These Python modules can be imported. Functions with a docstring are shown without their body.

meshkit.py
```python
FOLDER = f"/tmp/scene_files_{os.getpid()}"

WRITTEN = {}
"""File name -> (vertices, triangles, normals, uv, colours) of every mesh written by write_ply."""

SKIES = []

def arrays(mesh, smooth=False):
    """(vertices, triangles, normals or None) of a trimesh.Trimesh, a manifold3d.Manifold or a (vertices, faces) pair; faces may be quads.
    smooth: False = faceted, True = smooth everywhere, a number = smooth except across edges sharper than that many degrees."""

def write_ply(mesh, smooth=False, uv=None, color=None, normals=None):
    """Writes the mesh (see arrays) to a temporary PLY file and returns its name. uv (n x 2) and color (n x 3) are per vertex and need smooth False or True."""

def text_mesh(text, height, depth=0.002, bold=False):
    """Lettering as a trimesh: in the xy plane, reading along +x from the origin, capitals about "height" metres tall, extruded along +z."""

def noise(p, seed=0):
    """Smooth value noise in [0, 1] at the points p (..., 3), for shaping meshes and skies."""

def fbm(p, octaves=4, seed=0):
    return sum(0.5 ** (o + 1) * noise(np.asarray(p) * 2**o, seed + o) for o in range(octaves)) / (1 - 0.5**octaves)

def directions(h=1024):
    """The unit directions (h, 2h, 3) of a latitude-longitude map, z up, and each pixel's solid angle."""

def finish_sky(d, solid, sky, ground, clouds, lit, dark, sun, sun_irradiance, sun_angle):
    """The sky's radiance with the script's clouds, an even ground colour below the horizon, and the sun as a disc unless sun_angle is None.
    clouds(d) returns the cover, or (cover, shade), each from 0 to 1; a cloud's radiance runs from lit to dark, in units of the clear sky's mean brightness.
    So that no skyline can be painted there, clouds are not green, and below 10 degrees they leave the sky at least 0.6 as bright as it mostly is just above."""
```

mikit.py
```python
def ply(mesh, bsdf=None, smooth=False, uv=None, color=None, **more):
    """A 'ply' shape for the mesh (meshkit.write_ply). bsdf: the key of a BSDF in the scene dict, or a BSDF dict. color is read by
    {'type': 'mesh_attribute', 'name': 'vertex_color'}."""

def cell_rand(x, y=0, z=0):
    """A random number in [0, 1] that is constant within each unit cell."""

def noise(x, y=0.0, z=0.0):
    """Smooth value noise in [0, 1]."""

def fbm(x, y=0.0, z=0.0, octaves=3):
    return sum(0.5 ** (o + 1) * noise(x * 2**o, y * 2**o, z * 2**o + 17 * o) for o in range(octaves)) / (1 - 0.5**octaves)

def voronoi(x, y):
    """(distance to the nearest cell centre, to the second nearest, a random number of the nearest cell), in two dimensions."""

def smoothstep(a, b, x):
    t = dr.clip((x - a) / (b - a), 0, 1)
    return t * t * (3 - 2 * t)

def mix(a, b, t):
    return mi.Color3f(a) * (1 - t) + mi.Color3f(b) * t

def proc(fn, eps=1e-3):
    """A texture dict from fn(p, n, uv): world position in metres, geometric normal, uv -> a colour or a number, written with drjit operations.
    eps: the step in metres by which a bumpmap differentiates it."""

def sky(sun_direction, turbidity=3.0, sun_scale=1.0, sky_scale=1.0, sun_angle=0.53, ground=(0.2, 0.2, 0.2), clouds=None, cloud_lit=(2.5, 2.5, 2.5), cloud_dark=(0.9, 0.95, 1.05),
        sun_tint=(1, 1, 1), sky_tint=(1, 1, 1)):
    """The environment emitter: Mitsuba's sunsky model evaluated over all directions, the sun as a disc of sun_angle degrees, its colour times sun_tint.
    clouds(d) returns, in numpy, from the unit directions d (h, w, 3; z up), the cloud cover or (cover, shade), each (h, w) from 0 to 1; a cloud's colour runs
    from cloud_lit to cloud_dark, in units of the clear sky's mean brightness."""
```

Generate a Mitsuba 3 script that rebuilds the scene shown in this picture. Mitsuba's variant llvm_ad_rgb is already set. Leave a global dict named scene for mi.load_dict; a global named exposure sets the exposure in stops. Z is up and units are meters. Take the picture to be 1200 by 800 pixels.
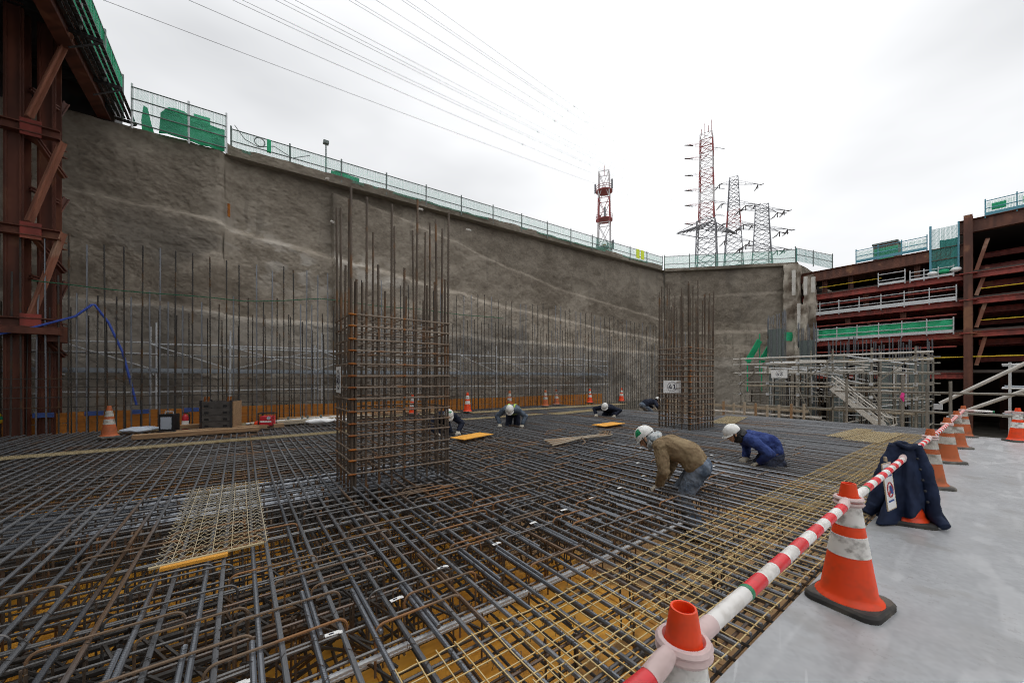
import math, random
import numpy as np, trimesh, manifold3d as m3, drjit as dr, mitsuba as mi, mikit, meshkit
from mikit import ply, proc, noise, fbm, smoothstep, mix
from shapely.geometry import Polygon
T = mi.ScalarTransform4f
rng = random.Random(11)
nrg = np.random.default_rng(5)
# ------------------------------------------------------------------ camera, sky, exposure
exposure = 2.24
YAW = math.radians(36.4)
scene, labels = {}, {}
scene['camera'] = {'type': 'perspective', 'fov': 2 * math.degrees(math.atan(600 / 430)), 'fov_axis': 'x', 'near_clip': 0.05, 'far_clip': 4000.0,
                   'principal_point_offset_y': -0.0537,
                   'to_world': T().look_at(origin=[0, 0, 1.32], target=[math.sin(YAW), math.cos(YAW), 1.32], up=[0, 0, 1])}

SUN = np.array([math.sin(YAW + 0.42) * 0.86, math.cos(YAW + 0.42) * 0.86, 0.52])


def cloud_cover(d):
    sun = SUN / np.linalg.norm(SUN)
    n = meshkit.fbm(d * np.array([2.2, 2.2, 5.0]) + 3.1, 5)
    glow = np.exp(-np.arccos(np.clip(d @ sun, -1, 1)) ** 2 / 0.09)
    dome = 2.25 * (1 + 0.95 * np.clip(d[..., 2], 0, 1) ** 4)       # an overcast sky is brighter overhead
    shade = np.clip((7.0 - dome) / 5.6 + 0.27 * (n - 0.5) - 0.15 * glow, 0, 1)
    return np.ones(d.shape[:2]), shade


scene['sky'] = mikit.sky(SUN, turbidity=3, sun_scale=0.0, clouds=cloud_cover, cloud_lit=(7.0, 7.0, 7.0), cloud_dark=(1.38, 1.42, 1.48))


# ------------------------------------------------------------------ materials
def lin(r, g, b):
    return [((c / 255 + 0.055) / 1.055) ** 2.4 if c > 10 else c / 255 / 12.92 for c in (r, g, b)]


def rgb(c):
    return {'type': 'rgb', 'value': list(map(float, c))}


def mat(key, color, rough=0.6, metal=0.0, spec=0.5, bump=None, bscale=0.004, eps=0.004, **more):
    col = color if isinstance(color, dict) else rgb(color)
    b = {'type': 'principled', 'base_color': col, 'roughness': rough, 'metallic': metal, 'specular': spec, **more}
    if bump is not None:
        b = {'type': 'bumpmap', 'arbitrary': proc(bump, eps), 'scale': bscale, 'bsdf': b}
    scene[key] = {'type': 'twosided', 'bsdf': b}
    return key


def C3(c):
    return mi.Color3f(*map(float, c))


def shotcrete(p, n, uv):
    s = p.x * 0.8 - p.y * 0.6
    x = p.x
    hi = 6.72 - 0.14 * dr.clip(x, -0.7, 13) - 0.08 * dr.maximum(x - 13, 0)
    lo = 3.5 - 0.025 * x
    top = 8.9 - 0.21 * dr.clip(x - 4, 0, 11) - 0.1 * dr.maximum(x - 15, 0)
    a = fbm(s * 0.5, p.z * 0.5, 0, 4)
    b = fbm(s * 2.6 + 9, p.z * 2.9, 2, 4)
    g = fbm(s * 14, p.z * 15, 4, 3)
    c = mix((0.205, 0.172, 0.135), (0.37, 0.322, 0.262), smoothstep(0.30, 0.70, 0.5 * a + 0.25 * b + 0.25 * g))
    up = smoothstep(-0.04, 0.04, p.z - hi)
    down = smoothstep(0.04, -0.04, p.z - lo)
    c = c * (1 - 0.16 * up - 0.12 * smoothstep(-0.05, 0.05, p.z - top) * smoothstep(2, 5, x))
    c = mix(c, mix((0.27, 0.245, 0.21), (0.42, 0.39, 0.345), b), 0.5 * down)
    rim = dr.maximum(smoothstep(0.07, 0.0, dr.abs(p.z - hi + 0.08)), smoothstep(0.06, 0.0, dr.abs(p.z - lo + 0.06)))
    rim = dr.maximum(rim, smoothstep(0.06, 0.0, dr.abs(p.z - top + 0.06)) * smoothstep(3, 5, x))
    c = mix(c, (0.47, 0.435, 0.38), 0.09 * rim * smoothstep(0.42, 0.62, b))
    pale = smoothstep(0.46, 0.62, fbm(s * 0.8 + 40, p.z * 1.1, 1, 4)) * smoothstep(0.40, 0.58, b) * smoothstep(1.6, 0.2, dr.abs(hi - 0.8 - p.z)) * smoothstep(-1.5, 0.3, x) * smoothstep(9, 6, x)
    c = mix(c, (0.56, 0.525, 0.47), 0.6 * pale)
    wet = smoothstep(0.52, 0.72, noise(s * 0.95 + 0.12 * p.z, p.z * 0.06, 9)) * smoothstep(0.25, 0.55, fbm(s * 0.6, p.z * 0.35, 6, 3))
    c = mix(c, (0.098, 0.086, 0.072), 0.62 * wet)
    pool = smoothstep(0.55, 0.7, fbm(s * 0.45 + 3, p.z * 0.5, 8, 4)) * smoothstep(2.4, 0.8, dr.abs(hi - 1.9 - p.z))
    c = mix(c, (0.115, 0.105, 0.092), 0.55 * pool)
    drip = smoothstep(0.7, 0.85, noise(s * 7, p.z * 0.25, 3)) * smoothstep(0.45, 0.7, a)
    return mix(c, (0.10, 0.09, 0.076), 0.35 * drip)


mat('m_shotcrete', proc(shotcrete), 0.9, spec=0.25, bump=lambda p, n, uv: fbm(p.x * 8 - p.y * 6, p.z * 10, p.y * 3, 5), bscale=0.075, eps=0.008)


def slab_color(p, n, uv):
    a = fbm(p.x * 1.1, p.y * 1.1, 1, 4)
    b = fbm(p.x * 7, p.y * 7, 3, 3)
    c = mix((0.31, 0.317, 0.326), (0.385, 0.393, 0.403), smoothstep(0.3, 0.7, 0.45 * a + 0.3 * b + 0.25 * fbm(p.x * 40, p.y * 40, 2, 2)))
    tro = fbm(p.x * 2.0 + 5 * fbm(p.x * 0.8, p.y * 0.8, 0, 2), p.y * 9, 4, 3)
    c = mix(c, (0.56, 0.565, 0.57), 0.3 * smoothstep(0.58, 0.75, tro))
    c = mix(c, (0.25, 0.24, 0.225), 0.5 * smoothstep(0.66, 0.8, fbm(p.x * 3.2 + 30, p.y * 3.2, 2, 4)))
    scr = smoothstep(0.80, 0.9, noise(p.x * 2.2 + p.y * 1.3, p.y * 70 - p.x * 22, 3)) * smoothstep(0.5, 0.7, a)
    c = mix(c, (0.60, 0.605, 0.61), 0.35 * scr)
    w = fbm(p.x * 1.7, p.y * 1.7, 7, 3)
    stain = smoothstep(0.62, 0.70, fbm(p.x * 2.6 + 3 * w, p.y * 2.6 + 11, 5, 4))
    c = mix(c, (0.30, 0.298, 0.292), 0.3 * stain)
    fleck = smoothstep(0.80, 0.86, noise(p.x * 60, p.y * 60, 1)) * smoothstep(0.45, 0.65, fbm(p.x * 3, p.y * 3, 9, 3))
    return mix(c, (0.19, 0.18, 0.17), 0.22 * fleck)


mat('m_slab', proc(slab_color), 0.36, spec=0.5, bump=lambda p, n, uv: fbm(p.x * 14, p.y * 30, 0, 3), bscale=0.004, eps=0.004)
mat('m_pit', proc(lambda p, n, uv: mix((0.14, 0.12, 0.10), (0.33, 0.31, 0.28), fbm(p.x * 1.3, p.y * 1.3, 0, 4))), 0.9, spec=0.2)
mat('m_ground', proc(lambda p, n, uv: mix((0.16, 0.14, 0.11), (0.28, 0.26, 0.22), fbm(p.x * 0.3, p.y * 0.3, 0, 4))), 0.95, spec=0.2)


def deck_color(p, n, uv):
    a = fbm(p.x * 1.5, p.y * 1.5, 1, 4)
    g = fbm(p.x * 3, p.y * 26, 4, 3)
    c = mix((0.62, 0.255, 0.022), (0.88, 0.44, 0.06), smoothstep(0.25, 0.75, 0.55 * a + 0.45 * g))
    c = mix(c, (0.42, 0.27, 0.15), 0.8 * smoothstep(0.5, 0.62, fbm(p.x * 0.9 + 12, p.y * 0.9, 6, 3) * 0.6 + 0.4 * smoothstep(1.4, 3.4, p.x)))
    return mix(c, (0.10, 0.065, 0.035), 0.75 * smoothstep(0.58, 0.78, fbm(p.x * 5, p.y * 5, 8, 4)))


mat('m_deck', proc(deck_color), 0.45, spec=0.4)


def ribs(axis):
    def fn(p, n, uv):
        q = getattr(p, axis)
        return smoothstep(0.25, 0.6, dr.abs(dr.sin(q * (math.pi / 0.015))))
    return fn


def bar_color(dark, lite, rust, amt, kx=4.0, ky=4.0):
    def fn(p, n, uv):
        a = fbm(p.x * kx, p.y * ky, p.z * 4, 3)
        r = smoothstep(1 - amt, 1.05 - amt * 0.6, fbm(p.x * kx * 0.7 + 4, p.y * ky * 0.7, p.z * 3, 4) * 1.1)
        return mix(mix(dark, lite, a), rust, r)
    return fn


steel = bar_color((0.145, 0.158, 0.18), (0.34, 0.36, 0.395), (0.20, 0.13, 0.085), 0.27, 9.0, 0.7)
mat('m_bar', proc(steel), 0.31, metal=0.7, spec=0.5)
mat('m_bar_along', proc(bar_color((0.10, 0.104, 0.112), (0.255, 0.262, 0.275), (0.19, 0.12, 0.075), 0.32, 9.0, 0.7)), 0.48, metal=0.45, spec=0.45)
mat('m_bar_cross', proc(bar_color((0.11, 0.108, 0.108), (0.22, 0.215, 0.21), (0.19, 0.11, 0.065), 0.36, 0.7, 11.0)), 0.42, metal=0.6, spec=0.5)
mat('m_bar_dark', proc(bar_color((0.048, 0.044, 0.041), (0.105, 0.098, 0.09), (0.125, 0.075, 0.042), 0.42)), 0.5, metal=0.4, spec=0.3)
mat('m_bar_rust', proc(bar_color((0.085, 0.066, 0.051), (0.18, 0.14, 0.108), (0.20, 0.11, 0.058), 0.42)), 0.5, metal=0.35, spec=0.4)
mat('m_tie', proc(bar_color((0.17, 0.125, 0.09), (0.32, 0.25, 0.19), (0.28, 0.14, 0.065), 0.44, 6.0, 6.0)), 0.5, metal=0.3)
mat('m_bar_hook', proc(bar_color((0.13, 0.095, 0.066), (0.26, 0.18, 0.12), (0.32, 0.16, 0.07), 0.48)), 0.6, metal=0.1, spec=0.3)
mat('m_rust_orange', proc(bar_color((0.20, 0.065, 0.02), (0.32, 0.11, 0.03), (0.4, 0.14, 0.03), 0.5)), 0.8, spec=0.2)
mat('m_mesh', (0.62, 0.47, 0.22), 0.5, metal=0.25)
mat('m_lath', proc(lambda p, n, uv: mix((0.66, 0.52, 0.26), (0.82, 0.76, 0.62), fbm(p.x * 3, p.y * 3, 0, 3))), 0.5, metal=0.3)
mat('m_lath_tan', proc(lambda p, n, uv: mix((0.42, 0.32, 0.16), (0.58, 0.49, 0.31), fbm(p.x * 3, p.y * 3, 0, 3))), 0.6, metal=0.1)
mat('m_tag', (0.8, 0.8, 0.78), 0.5)


def wood(c1, c2, sx=3.0, sy=40.0):
    return proc(lambda p, n, uv: mix(c1, c2, fbm(p.x * sx, p.y * sy, p.z * sy, 4)))


mat('m_timber', wood((0.20, 0.12, 0.065), (0.42, 0.27, 0.155)), 0.75, spec=0.3)
mat('m_timber_grey', wood((0.26, 0.215, 0.16), (0.50, 0.43, 0.325)), 0.8, spec=0.3)
mat('m_board', proc(lambda p, n, uv: mix((0.66, 0.27, 0.025), (0.86, 0.44, 0.07), fbm(p.x * 5, p.y * 30, p.z * 9, 4))), 0.5)
mat('m_form', proc(lambda p, n, uv: mix((0.36, 0.125, 0.02), (0.66, 0.27, 0.045), fbm(p.x * 2.4, p.y * 2, p.z * 18, 4))), 0.55)


def paint_rust(base, dark, rust, amt=0.5, k=1.0):
    def fn(p, n, uv):
        a = fbm(p.x * 1.5 * k, p.y * 1.5 * k, p.z * 1.1 * k, 4)
        s = noise((p.x + p.y) * 9 * k, p.z * 0.7, 3)
        return mix(mix(dark, base, smoothstep(0.25, 0.7, 0.6 * a + 0.4 * s)), rust, 0.8 * smoothstep(1 - amt, 1.1 - amt, a))
    return proc(fn)


mat('m_beam', paint_rust((0.37, 0.062, 0.045), (0.18, 0.038, 0.028), (0.33, 0.13, 0.07), 0.36), 0.5, spec=0.5)
mat('m_beam_bright', paint_rust((0.34, 0.14, 0.085), (0.2, 0.075, 0.045), (0.42, 0.26, 0.18), 0.42), 0.6)
mat('m_column', paint_rust((0.15, 0.055, 0.032), (0.075, 0.028, 0.018), (0.24, 0.11, 0.055), 0.38), 0.65)
mat('m_trestle', paint_rust((0.15, 0.046, 0.026), (0.075, 0.024, 0.015), (0.19, 0.075, 0.038), 0.38), 0.6)
mat('m_dark_steel', paint_rust((0.045, 0.042, 0.044), (0.02, 0.019, 0.02), (0.06, 0.03, 0.02), 0.4), 0.6, metal=0.2)
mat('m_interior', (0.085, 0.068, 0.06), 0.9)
mat('m_galv', proc(lambda p, n, uv: mix((0.46, 0.475, 0.49), (0.70, 0.71, 0.715), fbm(p.x * 3, p.y * 3, p.z * 3, 3))), 0.42, metal=0.2)
mat('m_scaf', proc(lambda p, n, uv: mix((0.15, 0.135, 0.11), (0.36, 0.335, 0.285), fbm(p.x * 2, p.y * 2, p.z * 2, 4))), 0.5, metal=0.25)
mat('m_plank_steel', proc(lambda p, n, uv: mix((0.27, 0.31, 0.35), (0.42, 0.46, 0.50), fbm(p.x * 2, p.y * 2, p.z * 6, 3))), 0.5, metal=0.3)
mat('m_white_pipe', proc(lambda p, n, uv: mix((0.42, 0.39, 0.34), (0.68, 0.655, 0.61), fbm(p.x * 3, p.y * 3, p.z * 3, 3))), 0.5)
mat('m_green_sheet', proc(lambda p, n, uv: mix((0.010, 0.28, 0.11), (0.03, 0.50, 0.24), fbm(p.x * 2, p.y * 2, p.z * 2.5, 4))), 0.65)
mat('m_green_net', (0.03, 0.42, 0.22), 0.7)
mat('m_pale_net', (0.16, 0.50, 0.38), 0.7)
mat('m_teal_net', (0.06, 0.30, 0.27), 0.7)
mat('m_teal_rail', (0.10, 0.30, 0.38), 0.5)
mat('m_rail_dark', (0.16, 0.19, 0.18), 0.5, metal=0.3)


def grime(base, dirt, amt=0.5, k=9.0):
    return proc(lambda p, n, uv: mix(base, dirt, amt * smoothstep(0.42, 0.75, fbm(p.x * k, p.y * k, p.z * k, 4))))


mat('m_cone_red', grime((0.92, 0.072, 0.012), (0.55, 0.08, 0.03), 0.4, 17.0), 0.42, spec=0.5)
mat('m_cone_old', grime((0.52, 0.13, 0.045), (0.30, 0.12, 0.06), 0.8), 0.55, spec=0.4)
mat('m_cone_band', grime((0.80, 0.78, 0.74), (0.24, 0.22, 0.19), 0.8, 24.0), 0.4)
mat('m_cone_band_old', grime((0.55, 0.52, 0.47), (0.22, 0.19, 0.15), 0.9, 13.0), 0.5)
mat('m_cone_base', grime((0.035, 0.034, 0.033), (0.14, 0.125, 0.10), 0.8), 0.75)
mat('m_cone_base_old', grime((0.10, 0.095, 0.085), (0.24, 0.22, 0.19), 0.8), 0.8)
mat('m_bar_white', grime((0.82, 0.80, 0.77), (0.45, 0.40, 0.34), 0.6, 14.0), 0.35, clearcoat=0.3)
mat('m_bar_red', grime((0.74, 0.035, 0.045), (0.5, 0.06, 0.05), 0.5, 14.0), 0.35, clearcoat=0.3)
mat('m_bar_ring', grime((0.68, 0.52, 0.50), (0.45, 0.33, 0.30), 0.6, 14.0), 0.4)
mat('m_bar_green', (0.03, 0.22, 0.10), 0.4)
mat('m_paper', (0.80, 0.80, 0.79), 0.6)
mat('m_ink', (0.03, 0.03, 0.05), 0.6)
mat('m_ink_red', (0.45, 0.05, 0.06), 0.6)
mat('m_ink_blue', (0.05, 0.10, 0.32), 0.6)
mat('m_tape', (0.45, 0.36, 0.25), 0.5)
mat('m_skin', (0.50, 0.30, 0.20), 0.55)
mat('m_helmet', grime((0.82, 0.82, 0.79), (0.5, 0.48, 0.43), 0.4, 18.0), 0.25, clearcoat=0.6)
mat('m_green_mark', (0.01, 0.25, 0.10), 0.4)


def cloth(c, d, k=10.0):
    return proc(lambda p, n, uv: mix(c, d, smoothstep(0.3, 0.7, fbm(p.x * k, p.y * k, p.z * k, 4))))


def folds(p, n, uv):
    return fbm(p.x * 16 + 3 * noise(p.x * 6, p.y * 6, p.z * 6), p.y * 16, p.z * 11, 3)


mat('m_shirt_tan', cloth((0.205, 0.145, 0.085), (0.28, 0.21, 0.125)), 0.9, spec=0.15, bump=folds, bscale=0.03, eps=0.004)
mat('m_jean', cloth((0.075, 0.105, 0.15), (0.21, 0.25, 0.31), 9), 0.85, spec=0.2, bump=folds, bscale=0.03, eps=0.004)
mat('m_shirt_blue', cloth((0.018, 0.032, 0.14), (0.045, 0.075, 0.235)), 0.8, spec=0.2, bump=folds, bscale=0.03, eps=0.004)
mat('m_trouser_navy', cloth((0.03, 0.038, 0.065), (0.055, 0.065, 0.10)), 0.85, spec=0.2, bump=folds, bscale=0.03, eps=0.004)
mat('m_navy', cloth((0.009, 0.016, 0.042), (0.018, 0.030, 0.072)), 0.7, spec=0.25, bump=folds, bscale=0.02, eps=0.004)
mat('m_shirt_dark', cloth((0.012, 0.016, 0.03), (0.025, 0.03, 0.05)), 0.85, spec=0.2)
mat('m_shirt_grey', cloth((0.06, 0.08, 0.11), (0.12, 0.15, 0.19)), 0.85, spec=0.2)
mat('m_vest', (0.42, 0.62, 0.10), 0.7)
mat('m_glove', cloth((0.40, 0.36, 0.28), (0.55, 0.50, 0.42)), 0.9)
mat('m_towel', cloth((0.25, 0.29, 0.31), (0.72, 0.73, 0.72), 22.0), 0.95, spec=0.1)
mat('m_strap', (0.02, 0.02, 0.022), 0.6)
mat('m_boot', (0.02, 0.018, 0.016), 0.6)
mat('m_hair', (0.012, 0.010, 0.009), 0.7)
mat('m_belt', (0.28, 0.20, 0.11), 0.7)
mat('m_red_paint', (0.55, 0.03, 0.045), 0.35)
mat('m_black_plastic', (0.018, 0.018, 0.02), 0.45)
mat('m_pale_panel', (0.52, 0.58, 0.66), 0.4)
mat('m_crate', proc(lambda p, n, uv: mix((0.035, 0.033, 0.033), (0.12, 0.11, 0.10), fbm(p.x * 9, p.y * 9, p.z * 9, 4))), 0.7)
mat('m_hose_blue', (0.055, 0.11, 0.50), 0.45)
mat('m_rope_green', (0.03, 0.14, 0.07), 0.7)
mat('m_yellow', (0.75, 0.50, 0.03), 0.5)
mat('m_lime', (0.72, 0.85, 0.02), 0.5)
mat('m_pink', (0.85, 0.05, 0.30), 0.6)
mat('m_pylon_red', (0.30, 0.07, 0.07), 0.6)
mat('m_pylon_white', (0.55, 0.53, 0.54), 0.6)
mat('m_pylon_grey', (0.19, 0.195, 0.215), 0.55, metal=0.2)
mat('m_wire', (0.16, 0.16, 0.17), 0.5)
mat('m_insulator', (0.06, 0.05, 0.05), 0.4)
mat('m_rough_conc', proc(lambda p, n, uv: mix((0.13, 0.10, 0.075), (0.50, 0.45, 0.38), smoothstep(0.3, 0.7, fbm(p.x * 1.8, p.y * 1.8, p.z * 1.2, 5)))), 0.95, spec=0.2)


# ------------------------------------------------------------------ mesh helpers: a mesh is (vertices, triangles)
def tube(pts, r, n=8, caps=True):
    p = np.asarray(pts, float)
    r = np.broadcast_to(np.asarray(r, float), (len(p),))
    t = np.gradient(p, axis=0)
    t /= np.linalg.norm(t, axis=1, keepdims=True) + 1e-12
    up = np.array([0, 0, 1.0]) if abs(np.mean(t[:, 2])) < 0.8 else np.array([1.0, 0, 0])
    a = np.cross(t, up)
    bad = np.linalg.norm(a, axis=1) < 1e-3
    a[bad] = np.cross(t[bad], [0.3, 0.9, 0.1])
    a /= np.linalg.norm(a, axis=1, keepdims=True)
    b = np.cross(a, t)
    g = np.arange(n) * 2 * np.pi / n + np.pi / n
    v = (p[:, None] + r[:, None, None] * (np.cos(g)[None, :, None] * a[:, None] + np.sin(g)[None, :, None] * b[:, None])).reshape(-1, 3)
    i, j = np.meshgrid(np.arange(len(p) - 1), np.arange(n), indexing='ij')
    i, j = i.ravel(), j.ravel()
    A, B, Cc, D = i * n + j, i * n + (j + 1) % n, (i + 1) * n + (j + 1) % n, (i + 1) * n + j
    f = np.vstack([np.stack([A, Cc, B], 1), np.stack([A, D, Cc], 1)])
    if caps:
        k = np.arange(1, n - 1)
        e = (len(p) - 1) * n
        f = np.vstack([f, np.stack([k * 0, k, k + 1], 1), np.stack([k * 0 + e, e + k + 1, e + k], 1)])
    return v, f


BOXF = np.array([[0, 1, 3], [0, 3, 2], [4, 6, 7], [4, 7, 5], [0, 4, 5], [0, 5, 1], [2, 3, 7], [2, 7, 6], [0, 2, 6], [0, 6, 4], [1, 5, 7], [1, 7, 3]])
BOXV = np.array([[x, y, z] for x in (0, 1) for y in (0, 1) for z in (0, 1)], float)


def box(x0, x1, y0, y1, z0, z1):
    return BOXV * [x1 - x0, y1 - y0, z1 - z0] + [x0, y0, z0], BOXF


def beam(p, q, w, h, up=(0, 0, 1)):
    """a square bar from p to q, w wide and h high"""
    p, q = np.array(p, float), np.array(q, float)
    t = (q - p) / np.linalg.norm(q - p)
    s = np.cross(t, up)
    if np.linalg.norm(s) < 1e-4:
        s = np.cross(t, [1, 0, 0.01])
    s /= np.linalg.norm(s)
    u = np.cross(s, t)
    v = [p + k * (q - p) + a * w / 2 * s + b * h / 2 * u for k in (0, 1) for a in (-1, 1) for b in (-1, 1)]
    return np.array(v), BOXF


def hbeam(p, q, w, h, tf=0.025, tw=0.018, up=(0, 0, 1)):
    """an H section from p to q: flanges w wide at +-h/2 along up"""
    p, q = np.array(p, float), np.array(q, float)
    t = (q - p) / np.linalg.norm(q - p)
    s = np.cross(t, up); s /= np.linalg.norm(s)
    u = np.cross(s, t)
    return cat([beam(p + u * (h - tf) / 2, q + u * (h - tf) / 2, w, tf, up), beam(p - u * (h - tf) / 2, q - u * (h - tf) / 2, w, tf, up), beam(p, q, tw, h - 2 * tf, up)])


def cat(ms):
    vs, fs, k = [], [], 0
    for v, f in ms:
        vs.append(np.asarray(v, float)); fs.append(np.asarray(f) + k); k += len(v)
    return np.vstack(vs), np.vstack(fs)


def grid_mesh(P):
    """P (rows, cols, 3) -> mesh"""
    h, w = P.shape[:2]
    i, j = np.meshgrid(np.arange(h - 1), np.arange(w - 1), indexing='ij')
    a = (i * w + j).ravel()
    return P.reshape(-1, 3), np.vstack([np.stack([a, a + 1, a + w + 1], 1), np.stack([a, a + w + 1, a + w], 1)])


def xf(m, mtx):
    v = np.asarray(m[0], float)
    return v @ mtx[:3, :3].T + mtx[:3, 3], m[1]


def place(x, y, z=0, rz=0, s=1):
    c, k = math.cos(rz), math.sin(rz)
    return np.array([[c * s, -k * s, 0, x], [k * s, c * s, 0, y], [0, 0, s, z], [0, 0, 0, 1.0]])


def tri(m):
    return m.vertices, m.faces


used = {}


def numbered(name):
    n = used.get(name, 0)
    used[name] = n + 1
    return name if n == 0 else f'{name}_{n:03d}'


def obj(name, m, material, parent=None, smooth=False, to=None, kind=None, label=None):
    """one entry of the scene: m is a mesh, or the dict of a shape already written"""
    key = numbered(name if parent is None else parent + '__' + name)
    d = dict(m) if isinstance(m, dict) else ply(m, material, smooth)
    if to is not None:
        d['to_world'] = T(np.asarray(to))
    scene[key] = d
    if kind or label:
        labels.setdefault(key, {})
        if kind: labels[key]['kind'] = kind
        if label: labels[key]['label'] = label
    return key


def thing(name, label, cat_, group=None):
    key = numbered(name)
    labels[key] = {'label': label, 'category': cat_}
    if group: labels[key]['group'] = group
    return key


def tag(key, label, cat_, group=None, kind=None):
    labels.setdefault(key, {}).update({'label': label, 'category': cat_})
    if group: labels[key]['group'] = group
    if kind: labels[key]['kind'] = kind


def struct(name, m, material, smooth=False):
    return obj(name, m, material, None, smooth, kind='structure')


def jit(a):
    return rng.uniform(-a, a)


# ------------------------------------------------------------------ the setting
def wy(x, off=0.0):
    """y of the retaining wall's line (or a line off metres in front of it) at x"""
    return 16.4 - 0.0524 * x - off


PIT = [(-14, 17.13), (25.3, 15.07), (31.3, 8.75), (62, 8.75), (62, -32), (-14, -32)]
outer = Polygon([(-1500, -1500), (1500, -1500), (1500, 1500), (-1500, 1500)], [PIT])
gv, gf = trimesh.creation.triangulate_polygon(outer, engine='earcut')
struct('ground', (np.c_[gv, np.full(len(gv), 9.22)], gf), 'm_ground')
struct('pit_floor', box(-14.3, 62.3, -32.3, 17.5, -2.4, -2.0), 'm_pit')
L_HI = ([-14, -10, -4.2, -.7, 6.1, 12.8, 18, 26], [7.1, 7.0, 6.83, 6.72, 5.67, 4.85, 4.4, 4.0])
L_LO = ([-14, -4, .4, 18, 26], [3.7, 3.6, 3.5, 3.1, 3.0])
L_TOP = ([-14, 4, 10, 15.25, 23.2, 26], [9.6, 8.9, 7.6, 6.5, 5.73, 5.5])


def wall_points(p0, p1, ztop, off, cell=0.085, z0=-2.0, rough=1.0, seed=0):
    p0, p1 = np.array(p0, float), np.array(p1, float)
    L = np.linalg.norm(p1 - p0)
    t = (p1 - p0) / L
    n = np.array([t[1], -t[0]])
    s = np.linspace(0, L, int(L / cell) + 2)
    z = np.linspace(z0, ztop, int((ztop - z0) / cell) + 2)
    S, Z = np.meshgrid(s, z)
    XY = p0 + S[..., None] * t
    q = np.stack([S + 31 * seed, Z, Z * 0 + seed], -1)
    o = off(XY[..., 0], Z) + rough * (0.26 * (meshkit.fbm(q * [0.4, 0.5, 1], 3, seed) - 0.5) + 0.17 * (meshkit.fbm(q * [1.6, 1.9, 1], 4, seed + 5) - 0.5) + 0.055 * (meshkit.fbm(q * [4.4, 4.8, 1], 2, seed + 9) - 0.5))
    P = np.concatenate([XY + o[..., None] * n, Z[..., None]], -1)
    back = P[-1:].copy(); back[..., :2] -= 1.6 * n
    return grid_mesh(np.concatenate([P, back], 0))


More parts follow.
